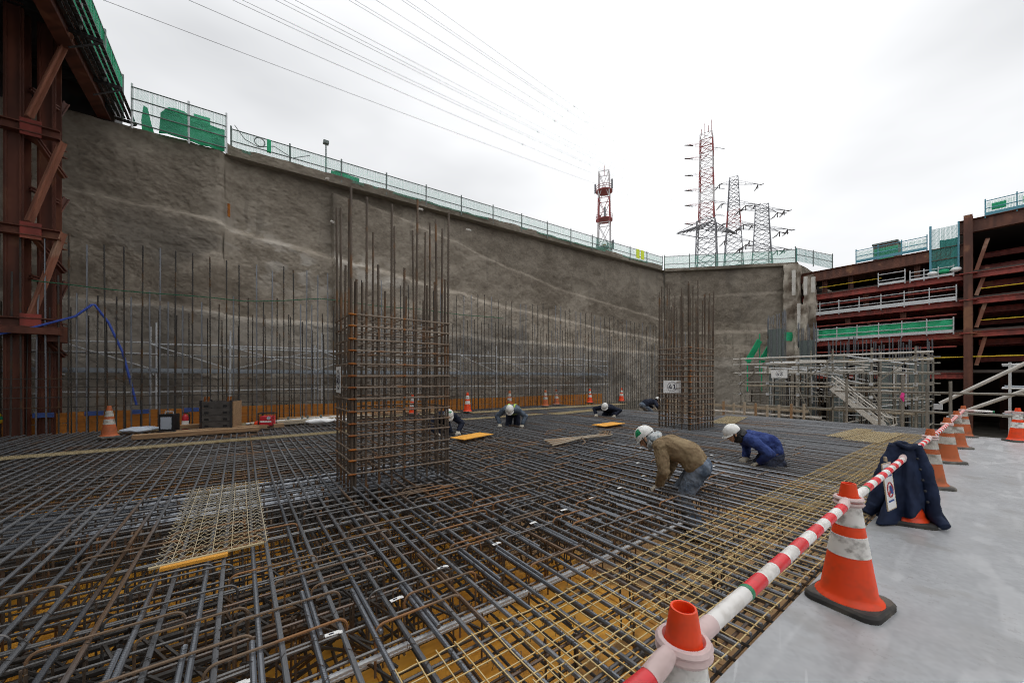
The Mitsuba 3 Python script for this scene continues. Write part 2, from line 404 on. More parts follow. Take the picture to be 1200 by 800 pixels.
def ledge(line, amp, w=0.035):
    def f(x, z):
        lv = np.interp(x, *line) + 0.22 * (meshkit.fbm(np.stack([x * 0.7, z * 0, z * 0], -1), 4, 3) - 0.5)
        return amp * 0.5 * (1 - np.tanh((z - lv) / w))
    return f


def wall_off(x, z):
    step = 0.42 / (1 + np.exp(-(-0.45 - x) / 0.05))
    return step + ledge(L_HI, 0.26)(x, z) + ledge(L_LO, 0.34)(x, z) + np.where(x > 3, ledge(L_TOP, 0.22)(x, z), 0) - 0.055 * (z - 3)


wall = thing('shotcrete_wall', 'long grey sprayed concrete retaining wall with stained ledges along the far side of the pit', 'retaining wall')
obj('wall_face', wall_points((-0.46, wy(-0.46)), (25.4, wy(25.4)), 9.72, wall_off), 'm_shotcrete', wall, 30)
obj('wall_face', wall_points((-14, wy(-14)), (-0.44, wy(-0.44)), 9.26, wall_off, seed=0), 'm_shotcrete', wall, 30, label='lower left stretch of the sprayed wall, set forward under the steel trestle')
far = thing('shotcrete_wall', 'shorter sprayed concrete wall closing the far right end of the pit beside the steel building', 'retaining wall')


def far_off(x, z):
    return ledge(([25, 32], [7.3, 7.3]), 0.15)(x, z) + ledge(([25, 32], [4.6, 4.6]), 0.22)(x, z) - 0.05 * (z - 3)


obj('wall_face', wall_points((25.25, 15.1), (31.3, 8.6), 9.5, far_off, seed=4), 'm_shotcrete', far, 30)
side = thing('shotcrete_wall', 'sprayed concrete walls on the near sides of the pit behind the viewer', 'retaining wall')
for a, b in (((-14, -32), (-14, 17.2)), ((62, -32), (-14, -32)), ((62, 8.75), (62, -32)), ((31.4, 8.75), (62, 8.75))):
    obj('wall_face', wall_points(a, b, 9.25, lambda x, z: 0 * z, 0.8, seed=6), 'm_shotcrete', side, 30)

# the poured slab that the camera stands on
struct('concrete_slab', box(-13.5, 13.42, -14, 0.76, -0.62, 0.0), 'm_slab')
# plywood deck under the reinforcement
for ix in range(12):
    for iy in range(8):
        x0, y0 = -6.6 + ix * 1.82, 0.77 + iy * 1.82
        y1 = min(y0 + 1.815, 13.95)
        if y0 > 5.5 or (x0 < -3.1 - 0.3 * 0 and y0 > 4):
            continue
        if x0 + 1.8 > 14.6:
            continue
        key = numbered('formwork_deck__panel')
        scene[key] = ply(box(x0, x0 + 1.815, y0, y1, -0.56 + jit(0.002), -0.53 + jit(0.003)), 'm_deck')
struct('formwork_deck', cat([box(-6.6, 14.6, 0.77, 14.2, -0.70, -0.565), box(-6.6, 14.6, 6.2, 14.2, -0.565, -0.54)]), 'm_deck')
struct('wall_base_walkway', box(-14, 25.4, 14.3, 16.2, -2.0, -0.12), 'm_ground')


# ------------------------------------------------------------------ formwork strip at the foot of the wall
strip = thing('formwork_strip', 'row of orange brown plywood edge boards along the foot of the retaining wall', 'formwork')
x = -7.2
while x < 15.6:
    w = 1.8
    y = 14.24 - 0.042 * (x + 1)
    for k in range(2):
        c = place(x, y + jit(0.012), 0.0, -0.05)
        obj('board', xf(box(0.004, w - 0.004, 0, 0.025, -0.1 + k * 0.27 + 0.003, 0.17 + k * 0.27 + jit(0.015)), c), 'm_form', strip)
    obj('batten', xf(box(w / 2 - 0.03, w / 2 + 0.03, -0.035, -0.002, -0.1, 0.46), place(x, y, 0, -0.05)), 'm_form', strip)
    x += w


# ------------------------------------------------------------------ the reinforcement mat
mat_ = thing('rebar_mat', 'wide tied mat of dark steel reinforcing bars covering the foundation floor', 'rebar mat')
RNEAR = 0.0130


def bar_mesh(p, q, r, n=7, sag=0.0, ribs_=False, wob=0.0):
    p, q = np.array(p, float), np.array(q, float)
    L = np.linalg.norm(q - p)
    if ribs_:
        k = max(int(L / 0.0068), 4)
        t = np.linspace(0, 1, k)
        rad = r * (1 + 0.10 * np.where(np.arange(k) % 2, 1, -1))
    else:
        k = max(int(L / 1.2), 2) + 1
        t = np.linspace(0, 1, k)
        rad = r
    P = p + t[:, None] * (q - p)
    ph = rng.uniform(0, 6)
    P[:, 2] += wob * np.sin(t * L * 1.9 + ph) - sag * np.sin(np.pi * t)
    side_ = np.array([q[1] - p[1], p[0] - q[0], 0]) / L
    P += (wob * 1.4 * np.sin(t * L * 1.1 + ph * 2))[:, None] * side_
    return tube(P, rad, n)


def right_edge(y):
    """where the mat ends on the right"""
    return 14.45 if y < 3.2 else 13.4 if y < 6.5 else 13.0


XS = [-6.6 + 0.13 * i for i in range(162)]
for i, x in enumerate(XS):
    x += jit(0.012)
    y0, y1 = 0.79 + (0.0 if x < 9 else jit(0.03)), 13.5
    if x > 13.0: y1 = 6.0
    z, tilt = 0.0 + jit(0.006), jit(0.022)
    cut = None
    if -1.5 < x < 6.2 and i % 2:                                          # lapped bars: two lengths side by side
        cut = 1.75 + 0.16 * (i % 3) + 0.06 * max(0, x)
    near = x > -1.8 and x < 4.6
    if cut:
        obj('long_bar', bar_mesh((x + tilt * 0, y0, z), (x, cut + 0.5, z), RNEAR, 8, 0, True, 0.002), 'm_bar', mat_, 40)
        xb = x + 0.031
        obj('long_bar', bar_mesh((xb, cut, z + 0.002), (xb, cut + 2.4, z), RNEAR, 8, 0, True, 0.002), 'm_bar', mat_, 40)
        obj('long_bar', bar_mesh((xb, cut + 2.4, z), (xb + tilt, y1, z), RNEAR, 6, 0, False, 0.004), 'm_bar_along', mat_, 40)
    else:
        obj('long_bar', bar_mesh((x, y0, z), (x + tilt, y1, z), RNEAR, 7, 0, False, 0.004), 'm_bar_along', mat_, 40)
# cross bars, under the long ones
y, rest = 0.86, []
nb = 0
while y < 13.6:
    z = -0.0265 + jit(0.004)
    x0, x1 = -6.6 + jit(0.3), right_edge(y) - 0.05 + jit(0.06)
    tilt = jit(0.02)
    r = 0.0085
    near = y < 3.6
    if near:
        obj('cross_bar', bar_mesh((-1.7 + 0 * x0, y, z), (4.2, y + tilt * 0.3, z), r, 6, 0, True, 0.003), 'm_bar_cross', mat_, 40)
        obj('cross_bar', bar_mesh((4.2, y + tilt * 0.3, z), (x1, y + tilt, z), r, 6, 0, False, 0.003), 'm_bar_cross', mat_, 40)
        obj('cross_bar', bar_mesh((x0, y, z), (-1.7, y, z), r, 6, 0, False, 0.003), 'm_bar_cross', mat_, 40)
    else:
        obj('cross_bar', bar_mesh((x0, y, z), (x1, y + tilt, z), r, 6, 0, False, 0.003), 'm_bar_cross', mat_, 40)
    if nb % 4 == 1:                        # doubled
        a = x0 + rng.uniform(0, 3)
        obj('cross_bar', bar_mesh((a, y + 0.026, z), (min(a + rng.uniform(5, 11), x1), y + 0.026 + tilt * 0.5, z), r, 6, 0, False, 0.003), 'm_bar_cross', mat_, 40)
    y += (0.23 if y < 2.2 else 0.19) + jit(0.045)
    nb += 1
# threaded coupler bars, thicker, with coarse ribs
for (yy, zz, x0, x1) in ((1.86, -0.06, -1.2, 3.4), (2.02, -0.20, -2.0, 2.6), (3.05, -0.14, -3, 0.3), (3.45, -0.14, -3, 0.1)):
    k = int((x1 - x0) / 0.011)
    P = np.c_[np.linspace(x0, x1, k), np.full(k, yy), np.full(k, zz)]
    obj('threaded_bar', tube(P, 0.0135 * (1 + 0.13 * np.where(np.arange(k) % 2, 1, -1)), 8), 'm_bar_dark' if yy > 3 else 'm_galv', mat_, 40, label='thick threaded bar in the mat')
# lower mat on the deck
low = []
for i in range(int(21 / 0.2)):
    x = -6.5 + i * 0.2 + jit(0.03)
    if x < 14.4: low.append(bar_mesh((x, 0.80, -0.44 + jit(0.004)), (x + jit(0.02), 13.6, -0.44), 0.0105, 5))
for i in range(int(13 / 0.19)):
    y = 0.84 + i * 0.19 + jit(0.02)
    low.append(bar_mesh((-6.5, y, -0.465 + jit(0.004)), (right_edge(y), y + jit(0.02), -0.465), 0.0090, 5))
obj('lower_bars', cat(low), 'm_bar_dark', mat_, 40, kind='stuff')
# dense beam cages hidden in the mat: bands of close bars at several depths
dense = []
for (ya, yb, xa, xb, dz, st) in ((4.9, 6.1, -6.4, 2.4, (-0.12, -0.24, -0.36), 0.088), (4.5, 5.8, 2.4, 13.2, (-0.16, -0.30), 0.11), (2.6, 3.3, -6.4, 0.9, (-0.22, -0.34), 0.12), (8.3, 9.3, -6.4, 12.8, (-0.18, -0.3), 0.1), (10.9, 11.6, -6.4, 12.5, (-0.18, -0.3), 0.1)):
    for d in dz:
        yy = ya
        while yy < yb:
            dense.append((xa, xb, yy + jit(0.01), d + jit(0.008)))
            yy += st
near_dense = []
for k, (xa, xb, yy, d) in enumerate(dense):
    m = bar_mesh((xa, yy, d), (xb, yy + jit(0.02), d), 0.0165, 6)
    if d > -0.13 and yy < 6.2:
        obj('beam_bar', m, 'm_bar', mat_, 40)
    else:
        near_dense.append(m)
for xa in (0.55, 8.5, -4.6):
    for k in range(20):
        for d in (-0.17, -0.3):
            x = xa + k * 0.115 + jit(0.01)
            near_dense.append(bar_mesh((x, 1.9 if xa == 8.5 else 3.3, d), (x, 13.2, d), 0.0155, 5))
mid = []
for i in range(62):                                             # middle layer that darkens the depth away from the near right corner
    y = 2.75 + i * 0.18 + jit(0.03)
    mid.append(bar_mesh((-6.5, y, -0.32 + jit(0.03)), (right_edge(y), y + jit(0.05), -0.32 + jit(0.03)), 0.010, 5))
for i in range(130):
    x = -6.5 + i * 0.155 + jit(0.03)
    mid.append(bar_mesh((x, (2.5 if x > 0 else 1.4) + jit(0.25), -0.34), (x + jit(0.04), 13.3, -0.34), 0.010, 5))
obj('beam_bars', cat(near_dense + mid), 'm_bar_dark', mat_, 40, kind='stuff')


def hook_mesh(p, L, r=0.0075, rad=0.05, leg=0.3, dx=(1, 0)):
    """a tie: a straight length that bends down at both ends"""
    d = np.array([dx[0], dx[1], 0.0])
    p = np.array(p, float)
    a = np.linspace(0, math.pi / 2, 6)
    P = [p + np.array([0, 0, -leg])] + [p + d * (rad - rad * math.cos(t)) + [0, 0, -rad + rad * math.sin(t)] for t in a]
    e = p + d * L
    P += [e - d * (rad - rad * math.sin(math.pi / 2 - t)) * 1 + d * 0 + [0, 0, -rad + rad * math.cos(t)] if False else e + d * (-rad + rad * math.sin(t)) + [0, 0, -rad + rad * math.cos(t)] for t in a]
    P.append(e + [0, 0, -leg * rng.uniform(0.35, 1)])
    return tube(P, r, 6)


nh = 0
for row in range(44):
    y = 2.0 + row * 0.15
    x = -0.36 * y - 0.6 + jit(0.3)
    while x < (2.6 if y < 5 else 1.2):
        L = rng.uniform(0.42, 0.62)
        if y < 4.2 and nh < 150:
            obj('hooked_tie', hook_mesh((x, y + jit(0.03), 0.026 + jit(0.004)), L, leg=rng.uniform(0.2, 0.4)), 'm_bar_hook' if rng.random() < 0.7 else 'm_bar_cross', mat_, 40)
            nh += 1
        x += L + rng.uniform(0.25, 1.3)
    if y > 4.25: break
more = []
for row in range(30):
    y = 2.0 + row * 0.17
    for k in range(4):
        x = rng.uniform(1.0, 8.5)
        if y > 1.6 + 0.05 * x and not (0.9 < x < 2.6 and 4.5 < y < 5.7):
            more.append(hook_mesh((x, y, 0.022), rng.uniform(0.35, 0.6), 0.0065))
for i in range(150):                                            # hooks standing over the dark beam bands on the left
    y = rng.choice([4.3, 4.62, 5.05, 5.5, 6.05, 6.4, 7.2, 8.2]) + jit(0.04)
    x = rng.uniform(-0.33 * y - 0.3, 0.9)
    more.append(hook_mesh((x, y, -0.055 + jit(0.01)), 0.09, 0.0075, 0.04, 0.22, (0, 1)))
obj('hooked_ties', cat(more), 'm_bar_hook', mat_, 40, kind='stuff')
# upright stirrups and slanting spacers between the two mats
ups, slants = [], []
for i in range(2300):
    y = 1.25 + 11.9 * rng.random() ** 1.5
    x = rng.uniform(max(-6, -0.34 * y - 0.9), min(13, 1 + 1.9 * y))
    if y < 2.25 and x > 0.2 and rng.random() < 0.93: continue
    ups.append(tube([(x + jit(0.01), y + jit(0.01), -0.5), (x, y, -0.015)], 0.0065 if y < 4 else 0.009, 4))
for i in range(300):
    x, y = rng.uniform(-1.5, 4.4), rng.uniform(1.9, 3.4)
    if x > 2.2 and y < 2.3: continue
    a = rng.choice([0.5, 0.9, 2.4, -0.6]) + jit(0.3)
    L = rng.uniform(0.25, 0.5)
    slants.append(tube([(x, y, -0.08 + jit(0.04)), (x + L * math.cos(a), y + L * math.sin(a), -0.36 + jit(0.08))], 0.009, 5))
obj('stirrups', cat(ups), 'm_bar_rust', mat_, 40, kind='stuff')
obj('spacers', cat(slants), 'm_bar_dark', mat_, 40, kind='stuff')
for (x, y) in ((2.18, 1.66), (3.12, 1.42), (3.9, 1.62), (2.6, 1.2), (1.3, 1.36), (4.7, 1.5)):   # small V-shaped chairs
    for k in (0, 0.11):
        obj('spacer_leg', tube([(x + k, y, -0.02), (x + k + 0.01, y - 0.01, -0.5), (x + k + 0.05, y - 0.02, -0.515)], 0.007, 5), 'm_bar_dark', mat_, 40)
# tie wire at the crossings near the slab
tw = []
for i in range(900):
    y = 0.9 + 3.2 * rng.random() ** 1.4
    x = -6.6 + 0.13 * round((rng.uniform(-0.36 * y - 0.3, 1.6 + 1.5 * y) + 6.6) / 0.13)
    a = rng.uniform(0.5, 1.1) * rng.choice((-1, 1))
    c_, s_ = 0.021 * math.cos(a), 0.021 * math.sin(a)
    tw.append(tube([(x - c_, y - s_, -0.02), (x - c_ * 0.6, y - s_ * 0.6, 0.0150), (x + c_ * 0.6, y + s_ * 0.6, 0.0155), (x + c_ + jit(0.01), y + s_, 0.004 + jit(0.012))], 0.0018, 3))
obj('tie_wire', cat(tw), 'm_bar_dark', mat_, kind='stuff')
# white paper tags wrapped round laps of the long bars
for (x, y) in ((-0.03, 1.95), (0.36, 2.05), (0.72, 2.15), (1.1, 2.32), (1.6, 2.4), (2.1, 2.55), (2.55, 2.62), (3.05, 2.7), (3.6, 2.75), (4.3, 2.9), (5.6, 2.6), (6.4, 3.0), (7.2, 2.5), (8.2, 2.9), (4.9, 3.4), (6.0, 4.1)):
    c = place(x + 0.013, y, 0.017, jit(0.15))
    m = cat([xf(box(-0.034, 0.034, -0.013, 0.013, 0, 0.003), c), xf(box(0.03, 0.047, -0.012, 0.012, -0.004, -0.001), c)])
    k = obj('tag', m, 'm_tag', mat_)
    if y < 2.5:
        obj('ink_mark', xf(box(-0.016, 0.006, -0.005, 0.005, 0.0034, 0.0044), c), 'm_ink', k)


# ------------------------------------------------------------------ wire mesh and expanded metal laid on the mat
def wire_panel(x0, x1, y0, y1, z, label, wavy=None, pitch=0.092, r=0.0034, material='m_mesh', group='wire mesh panels laid along the slab edge'):
    t = thing('wire_mesh_panel', label, 'wire mesh', group)
    ny = int(round((y1 - y0) / pitch))
    for i in range(ny + 1):
        y = y0 + (y1 - y0) * i / ny + jit(0.004)
        n = int((x1 - x0) / (0.02 if wavy and i in wavy else 0.06)) + 2
        xs = np.linspace(x0, x1, n)
        amp = 0.008 if (wavy and i in wavy) else 0.0022
        P = np.c_[xs, y + amp * np.sin(xs * (52 if amp > 0.01 else 9) + i), z + 0.35 * amp * np.sin(xs * 44 + i)]
        obj('long_wire', tube(P, r * (1.25 if amp > 0.01 else 1), 5), material, t, 40)
    nx = int((x1 - x0) / pitch)
    cr = []
    for i in range(nx + 1):
        x = x0 + (x1 - x0) * i / nx + jit(0.005)
        m = tube([(x, y0 - 0.015, z + 0.006), (x + jit(0.006), (y0 + y1) / 2, z + 0.006), (x + jit(0.006), y1 + 0.015, z + 0.006)], r, 4)
        if x < 5: obj('cross_wire', m, material, t, 40)
        else: cr.append(m)
    if cr: obj('cross_wires', cat(cr), material, t, 40, kind='stuff')


order = ['nearest', 'second', 'third', 'fourth', 'fifth', 'farthest']
for k in range(6):
    x0 = 0.55 + 1.98 * k
    if x0 > 11: break
    wire_panel(x0, x0 + 2.02, 1.15, 1.60, 0.026 + 0.004 * (k % 2), f'yellowish wire mesh panel on the rebar, {order[k]} in the row away from the slab', wavy=(5,) if k < 1 else None)
    if k < 5:
        wire_panel(x0 + 0.25, x0 + 2.27, 0.79, 1.19, 0.034 + 0.004 * (k % 2), f'yellowish wire mesh panel on the rebar, {order[k]} in the row against the slab', wavy=(4,) if k < 1 else None)


def lath_mesh(L, W, pitch=0.034, lw=0.075, r=0.0026):
    """expanded metal of length L (x) and width W (y): zigzag strands that meet"""
    out = []
    n = int(W / pitch)
    m = int(L / lw)
    for i in range(n + 1):
        s = 1 if i % 2 else -1
        xs = np.arange(m + 1) * lw
        ys = i * pitch + s * (pitch * 0.46) * np.where(np.arange(m + 1) % 2, 1, -1)
        out.append(tube(np.c_[xs, ys, 0.004 * np.where(np.arange(m + 1) % 2, 1, -1)], [r] * (m + 1), 4))
    for k in range(int(W / 0.11) + 1):
        out.append(tube([(0, k * 0.11, 0.006), (L, k * 0.11 + jit(0.02), 0.006)], 0.0024, 4))
    return cat(out)


lt = thing('expanded_metal_sheet', 'pale yellow expanded metal sheet lying on the rebar in the left foreground', 'metal mesh')
mm = lath_mesh(2.15, 0.64, 0.030, 0.045, 0.0017)
obj('lath', xf(mm, np.array([[0, -1, 0, 0.16], [1, 0, 0, 3.44], [0, 0, 1, 0.045], [0, 0, 0, 1.0]])), 'm_lath', lt)
obj('edge_strip', tube([(-0.50, 3.40, 0.05), (0.14, 3.42, 0.05)], 0.011, 5), 'm_lath_tan', lt)
tag(obj('wooden_batten', box(-0.44, -0.08, 3.355, 3.40, 0.032, 0.052), 'm_board'), 'short orange wooden batten at the near end of the expanded metal sheet', 'batten')


def lath_strip(x0, y0, x1, y1, W, z, label, material='m_lath_tan', pitch=0.05, lw=0.09):
    L = math.hypot(x1 - x0, y1 - y0)
    o = obj('expanded_metal_strip', xf(lath_mesh(L, W, pitch, lw, 0.0065), place(x0, y0, z, math.atan2(y1 - y0, x1 - x0))), material)
    tag(o, label, 'metal mesh', 'expanded metal strips laid as walkways')


lath_strip(-6, 9.35, 2.2, 9.25, 0.34, 0.05, 'long tan expanded metal strip crossing the far left of the mat')
lath_strip(-2.4, 12.35, 6.6, 12.15, 0.55, 0.05, 'tan expanded metal walkway beside the planks near the wall, left of the grid of cones')
lath_strip(5.5, 9.85, 8.6, 9.75, 0.32, 0.05, 'tan expanded metal strip behind the stooping workers')
lath_strip(8.9, 9.35, 12.3, 9.75, 0.5, 0.05, 'tan expanded metal strip beside the far stooping worker')
lath_strip(6.8, 11.6, 15.2, 11.1, 0.5, 0.05, 'tan expanded metal walkway along the row of far cones')
lath_strip(10.9, 4.55, 13.3, 5.1, 0.6, 0.05, 'tan expanded metal strip right of the far column cage')
lath_strip(10.05, 1.55, 12.2, 1.45, 0.52, 0.05, 'dense tan expanded metal sheet near the right end of the mat', pitch=0.04, lw=0.06)
lath_strip(10.3, 2.1, 12.5, 1.98, 0.3, 0.06, 'narrow tan expanded metal sheet beyond the sheet near the right end', pitch=0.04, lw=0.06)


# ------------------------------------------------------------------ column cages
def column_cage(x0, y0, w, d, label, nties, ztop, tall, short, z0=-0.5, nx=9, ny=5, pitch=0.148):
    t = thing('column_cage', label, 'rebar column cage', 'rebar column cages standing in the mat')
    pos = []
    for i in range(nx):
        for yy in (y0, y0 + d):
            pos.append((x0 + w * i / (nx - 1), yy))
    for j in range(1, ny - 1):
        for xx in (x0, x0 + w):
            pos.append((xx, y0 + d * j / (ny - 1)))
    for k, (x, y) in enumerate(pos):
        top = (tall if (k // 2) % 2 else short) + jit(0.14)
        corner = (x in (x0, x0 + w)) and (y in (y0, y0 + d))
        if corner: top = tall + jit(0.1)
        obj('vertical_bar', tube([(x, y, z0), (x + jit(0.006), y + jit(0.006), 1.0), (x + jit(0.025), y + jit(0.025), top)], 0.0150, 7), 'm_bar_rust', t, 40)
        if corner:
            for q in (((0.034, 0), (0, 0.034), (0.034, 0.034)) if x == x0 and y == y0 else ((0.036, 0.0),)):
                sx, sy = (1 if x == x0 else -1), (1 if y == y0 else -1)
                obj('vertical_bar', tube([(x + q[0] * sx, y + q[1] * sy, z0), (x + q[0] * sx + jit(0.02), y + q[1] * sy, (short if q[0] else tall) + jit(0.2))], 0.0150, 7), 'm_bar_rust', t, 40)
    for i in range(nties):
        z = ztop - i * pitch + jit(0.012)
        o = 0.024
        e = 0.028
        c = [(x0 - o, y0 - o), (x0 + w + o, y0 - o), (x0 + w + o, y0 + d + o), (x0 - o, y0 + d + o)]
        P = []
        for k in range(4):
            a, b = np.array(c[k]), np.array(c[(k + 1) % 4])
            u = (b - a) / np.linalg.norm(b - a)
            P += [np.r_[a + u * e, z + jit(0.005)], np.r_[b - u * e, z + jit(0.005)]]
        P.append(P[0])
        obj('tie', tube(P, 0.0112, 6), 'm_tie', t, 40)
        cr = []
        for k in (2, 4, 6):
            xx = x0 + w * k / (nx - 1) + 0.02
            cr.append(tube([(xx, y0 - o, z + 0.012), (xx, y0 + d + o, z + 0.012)], 0.0075, 5))
        cr.append(tube([(x0 - o, y0 + d / 2, z - 0.014), (x0 + w + o, y0 + d / 2, z - 0.014)], 0.0075, 5))
        obj('cross_ties', cat(cr), 'm_tie', t, 40)
        hk = [xf(tri(trimesh.creation.icosphere(1, 0.5)), np.array([[sx_, 0, 0, px], [0, sy_, 0, py], [0, 0, 0.026, z], [0, 0, 0, 1.0]])) for (px, py, sx_, sy_) in ((x0, y0 - o, 0.11, 0.04), (x0 + w * 0.5, y0 - o, 0.05, 0.024), (x0 + w, y0 + o, 0.03, 0.05))]
        obj('weld_rust', cat(hk), 'm_rust_orange', t, 30)
    return t


column_cage(1.08, 4.73, 1.28, 0.84, 'tall rusty rebar column cage in the middle of the mat, nearer of the two', 14, 2.09, 3.6, 2.7)
column_cage(9.03, 4.75, 1.22, 0.84, 'tall rusty rebar column cage farther right, behind the bending workers', 14, 2.1, 3.7, 3.3)


# ------------------------------------------------------------------ wall curtain of upright bars
cur = thing('rebar_curtain', 'long curtain of upright reinforcing bars standing in front of the retaining wall', 'rebar curtain')
xs, k = -7.2, 0
stuffb = []
while xs < 24:
    yb = 13.62 - 0.045 * (xs + 4)
    tall_ = 4.72 + jit(0.12) if k % 2 == 0 else 3.55 + jit(0.25)
    if xs > 12: tall_ -= 0.04 * (xs - 12)
    lean = jit(0.035)
    m = tube([(xs, yb, -0.4), (xs + lean * 0.4, yb + jit(0.02), 2.0), (xs + lean, yb + jit(0.04), tall_)], 0.016, 6)
    obj('upright_bar', m, 'm_bar_dark' if rng.random() < 0.62 else 'm_bar', cur, 40)
    if xs < 16 and k % 2:
        yb2 = yb + 0.42
        stuffb.append(tube([(xs + 0.1, yb2, -0.4), (xs + 0.1 + jit(0.04), yb2, (3.0 if k % 2 else 4.4) + jit(0.3))], 0.013, 5))
    xs += 0.172 + jit(0.04)
    k += 1
obj('back_bars', cat(stuffb), 'm_bar_dark', cur, 40, kind='stuff')
for z in (0.62, 0.86, 1.1, 1.3, 1.95):
    for yo in ((-0.03,) if z < 1.6 else (0.40,)):
        obj('horizontal_bar', tube([(-7, 13.62 + 0.045 * 3 + yo, z), (3, 13.62 - 0.045 * 7 + yo, z + jit(0.02)), (15.8, 13.62 - 0.045 * 19.8 + yo, z)], 0.010, 5), 'm_bar_dark', cur, 40)


# ------------------------------------------------------------------ scaffold between the curtain and the wall
def rod(p, q, r=0.0243, n=7):
    return tube([p, q], r, n)


sc = thing('wall_scaffold', 'low pipe scaffold with steel walk planks along the foot of the retaining wall', 'scaffold')
sx = [-6.9, -5.4, -3.95, -2.15, -0.3, 2.2, 4.1, 5.9, 7.8, 9.7, 11.6, 13.5, 15.4, 17.3]


def sy_(x, off=0.0):
    return 14.86 - 0.046 * (x + 1) + off


for i, x in enumerate(sx):
    for off in (0, 0.75):
        obj('standard', rod((x, sy_(x, off), -0.12), (x + jit(0.02), sy_(x, off), 2.75 + jit(0.25))), 'm_galv', sc, 40)
    if i in (3, 5):
        obj('standard', rod((x + 0.13, sy_(x), -0.12), (x + 0.13, sy_(x), 2.95)), 'm_galv', sc, 40)
    obj('transom', rod((x, sy_(x), 1.42), (x, sy_(x, 0.75), 1.42), 0.02), 'm_galv', sc, 40)
    if i + 1 < len(sx):
        x2 = sx[i + 1]
        for z, off in ((2.34, 0), (2.02, 0), (2.34, .75), (0.93, 0)):
            obj('ledger', rod((x, sy_(x, off), z + jit(0.03)), (x2, sy_(x2, off), z + jit(0.03)), 0.0215), 'm_galv', sc, 40)
        z = (2.32, 1.6)
        obj('brace', rod((x, sy_(x, -0.03), z[0]), (x2, sy_(x2, -0.03), z[1]), 0.016), 'm_galv', sc, 40)
        obj('brace', rod((x, sy_(x, 0.78), z[1]), (x2, sy_(x2, 0.78), z[0]), 0.016), 'm_galv', sc, 40)
        for j in range(1):
            m = cat([beam((x + 0.02, sy_(x, 0.1 + 0.3 * j), 1.50), (x2 - 0.02, sy_(x2, 0.1 + 0.3 * j), 1.50), 0.27, 0.05)])
            obj('plank', m, 'm_plank_steel', sc)
        obj('toe_board', beam((x + 0.03, sy_(x, -0.04), 1.56), (x2 - 0.03, sy_(x2, -0.04), 1.55), 0.02, 0.10), 'm_plank_steel', sc)
        for q in (0.3, 0.7):
            xm = x + (x2 - x) * q
            obj('prop', rod((xm, sy_(xm, 0.55), -0.1), (xm - 0.25, sy_(xm, 1.25), 0.85), 0.02), 'm_dark_steel', sc, 40)


# ------------------------------------------------------------------ steel trestle on the left
tr = thing('steel_trestle', 'dark brown steel access trestle overhead at the left with braced columns', 'trestle')
CY = 13.95
for (x, y) in ((-4.27, CY), (-3.90, CY + 0.45)):
    obj('column', cat([box(x - 0.15, x + 0.15, y - 0.2, y - 0.175, -2, 10.1), box(x - 0.15, x + 0.15, y + 0.175, y + 0.2, -2, 10.1), box(x - 0.012, x + 0.012, y - 0.175, y + 0.175, -2, 10.1)]), 'm_trestle', tr)
for x in (-4.27, -3.90):
    yy = CY if x < -4.1 else CY + 0.45
    for q in (-0.10, 0.10):
        obj('stiffener', box(x + q - 0.012, x + q + 0.012, yy - 0.235, yy - 0.203, -2, 10.1), 'm_trestle', tr)
obj('column', box(-6.3, -5.95, CY - 0.2, CY + 0.2, -2, 10.1), 'm_trestle', tr)
for (za, zb) in ((2.65, 4.85), (5.0, 7.05), (7.45, 9.55)):      # light brown angle braces rising to the right
    a, b = np.array([-4.02, CY - 0.27, za]), np.array([-3.50, CY - 0.27, zb])
    if za > 7: b = np.array([-3.36, CY - 0.3, 9.8])
    obj('brace', cat([beam(a, b, 0.02, 0.15), beam(a + [0.0, -0.05, 0.0], b + [0.0, -0.05, 0.0], 0.10, 0.02)]), 'm_beam_bright', tr)
    obj('brace', hbeam((-4.0, CY + 0.6, za + 0.1), (-3.72, CY + 0.8, zb - 1.0), 0.1, 0.12), 'm_trestle', tr)
for z in (2.62, 4.75, 7.15):
    obj('bracket', cat([hbeam((-6.2, CY - 0.32, z), (-3.52, CY - 0.32, z), 0.2, 0.22), hbeam((-4.2, CY - 0.3, z), (-3.78, CY + 0.8, z + 0.02), 0.2, 0.2), hbeam((-3.95, CY - 0.3, z - 0.1), (-3.62, CY + 0.3, z - 0.75), 0.1, 0.1)]), 'm_trestle', tr)
    obj('gusset', cat([box(-4.12, -3.8, CY - 0.40, CY - 0.385, z - 0.18, z + 0.2)]), 'm_beam', tr)
    obj('tie_beam', hbeam((-4.1, CY + 0.1, z + 1.15), (-3.8, CY + 0.6, z + 1.1), 0.1, 0.1), 'm_trestle', tr)
obj('foot_bracket', cat([box(-4.6, -3.5, CY - 0.5, CY - 0.25, 2.35, 2.5), box(-3.75, -3.55, CY - 0.3, CY + 0.3, 2.2, 2.6)]), 'm_trestle', tr)
obj('edge_girder', hbeam((-3.42, 16.7, 9.62), (-3.42, -8, 9.62), 0.3, 0.55), 'm_trestle', tr)
for x in (-5.0, -6.8):
    obj('girder', hbeam((x, 16.6, 9.75), (x, -8, 9.75), 0.3, 0.6), 'm_dark_steel', tr)
obj('abutment', box(-12.2, -3.2, 16.65, 17.6, 8.9, 10.5), 'm_dark_steel', tr)
for i in range(9):                                              # cross beams, then deck plates with gaps
    y = 16.2 - i * 2.4
    obj('cross_beam', hbeam((-9, y, 10.12), (-3.2, y, 10.12), 0.22, 0.24), 'm_dark_steel', tr)
for i in range(14):
    y = 16.9 - i * 1.6
    obj('deck_plate', box(-12.2, -3.15, y - 1.585, y, 10.25, 10.42), 'm_dark_steel', tr)
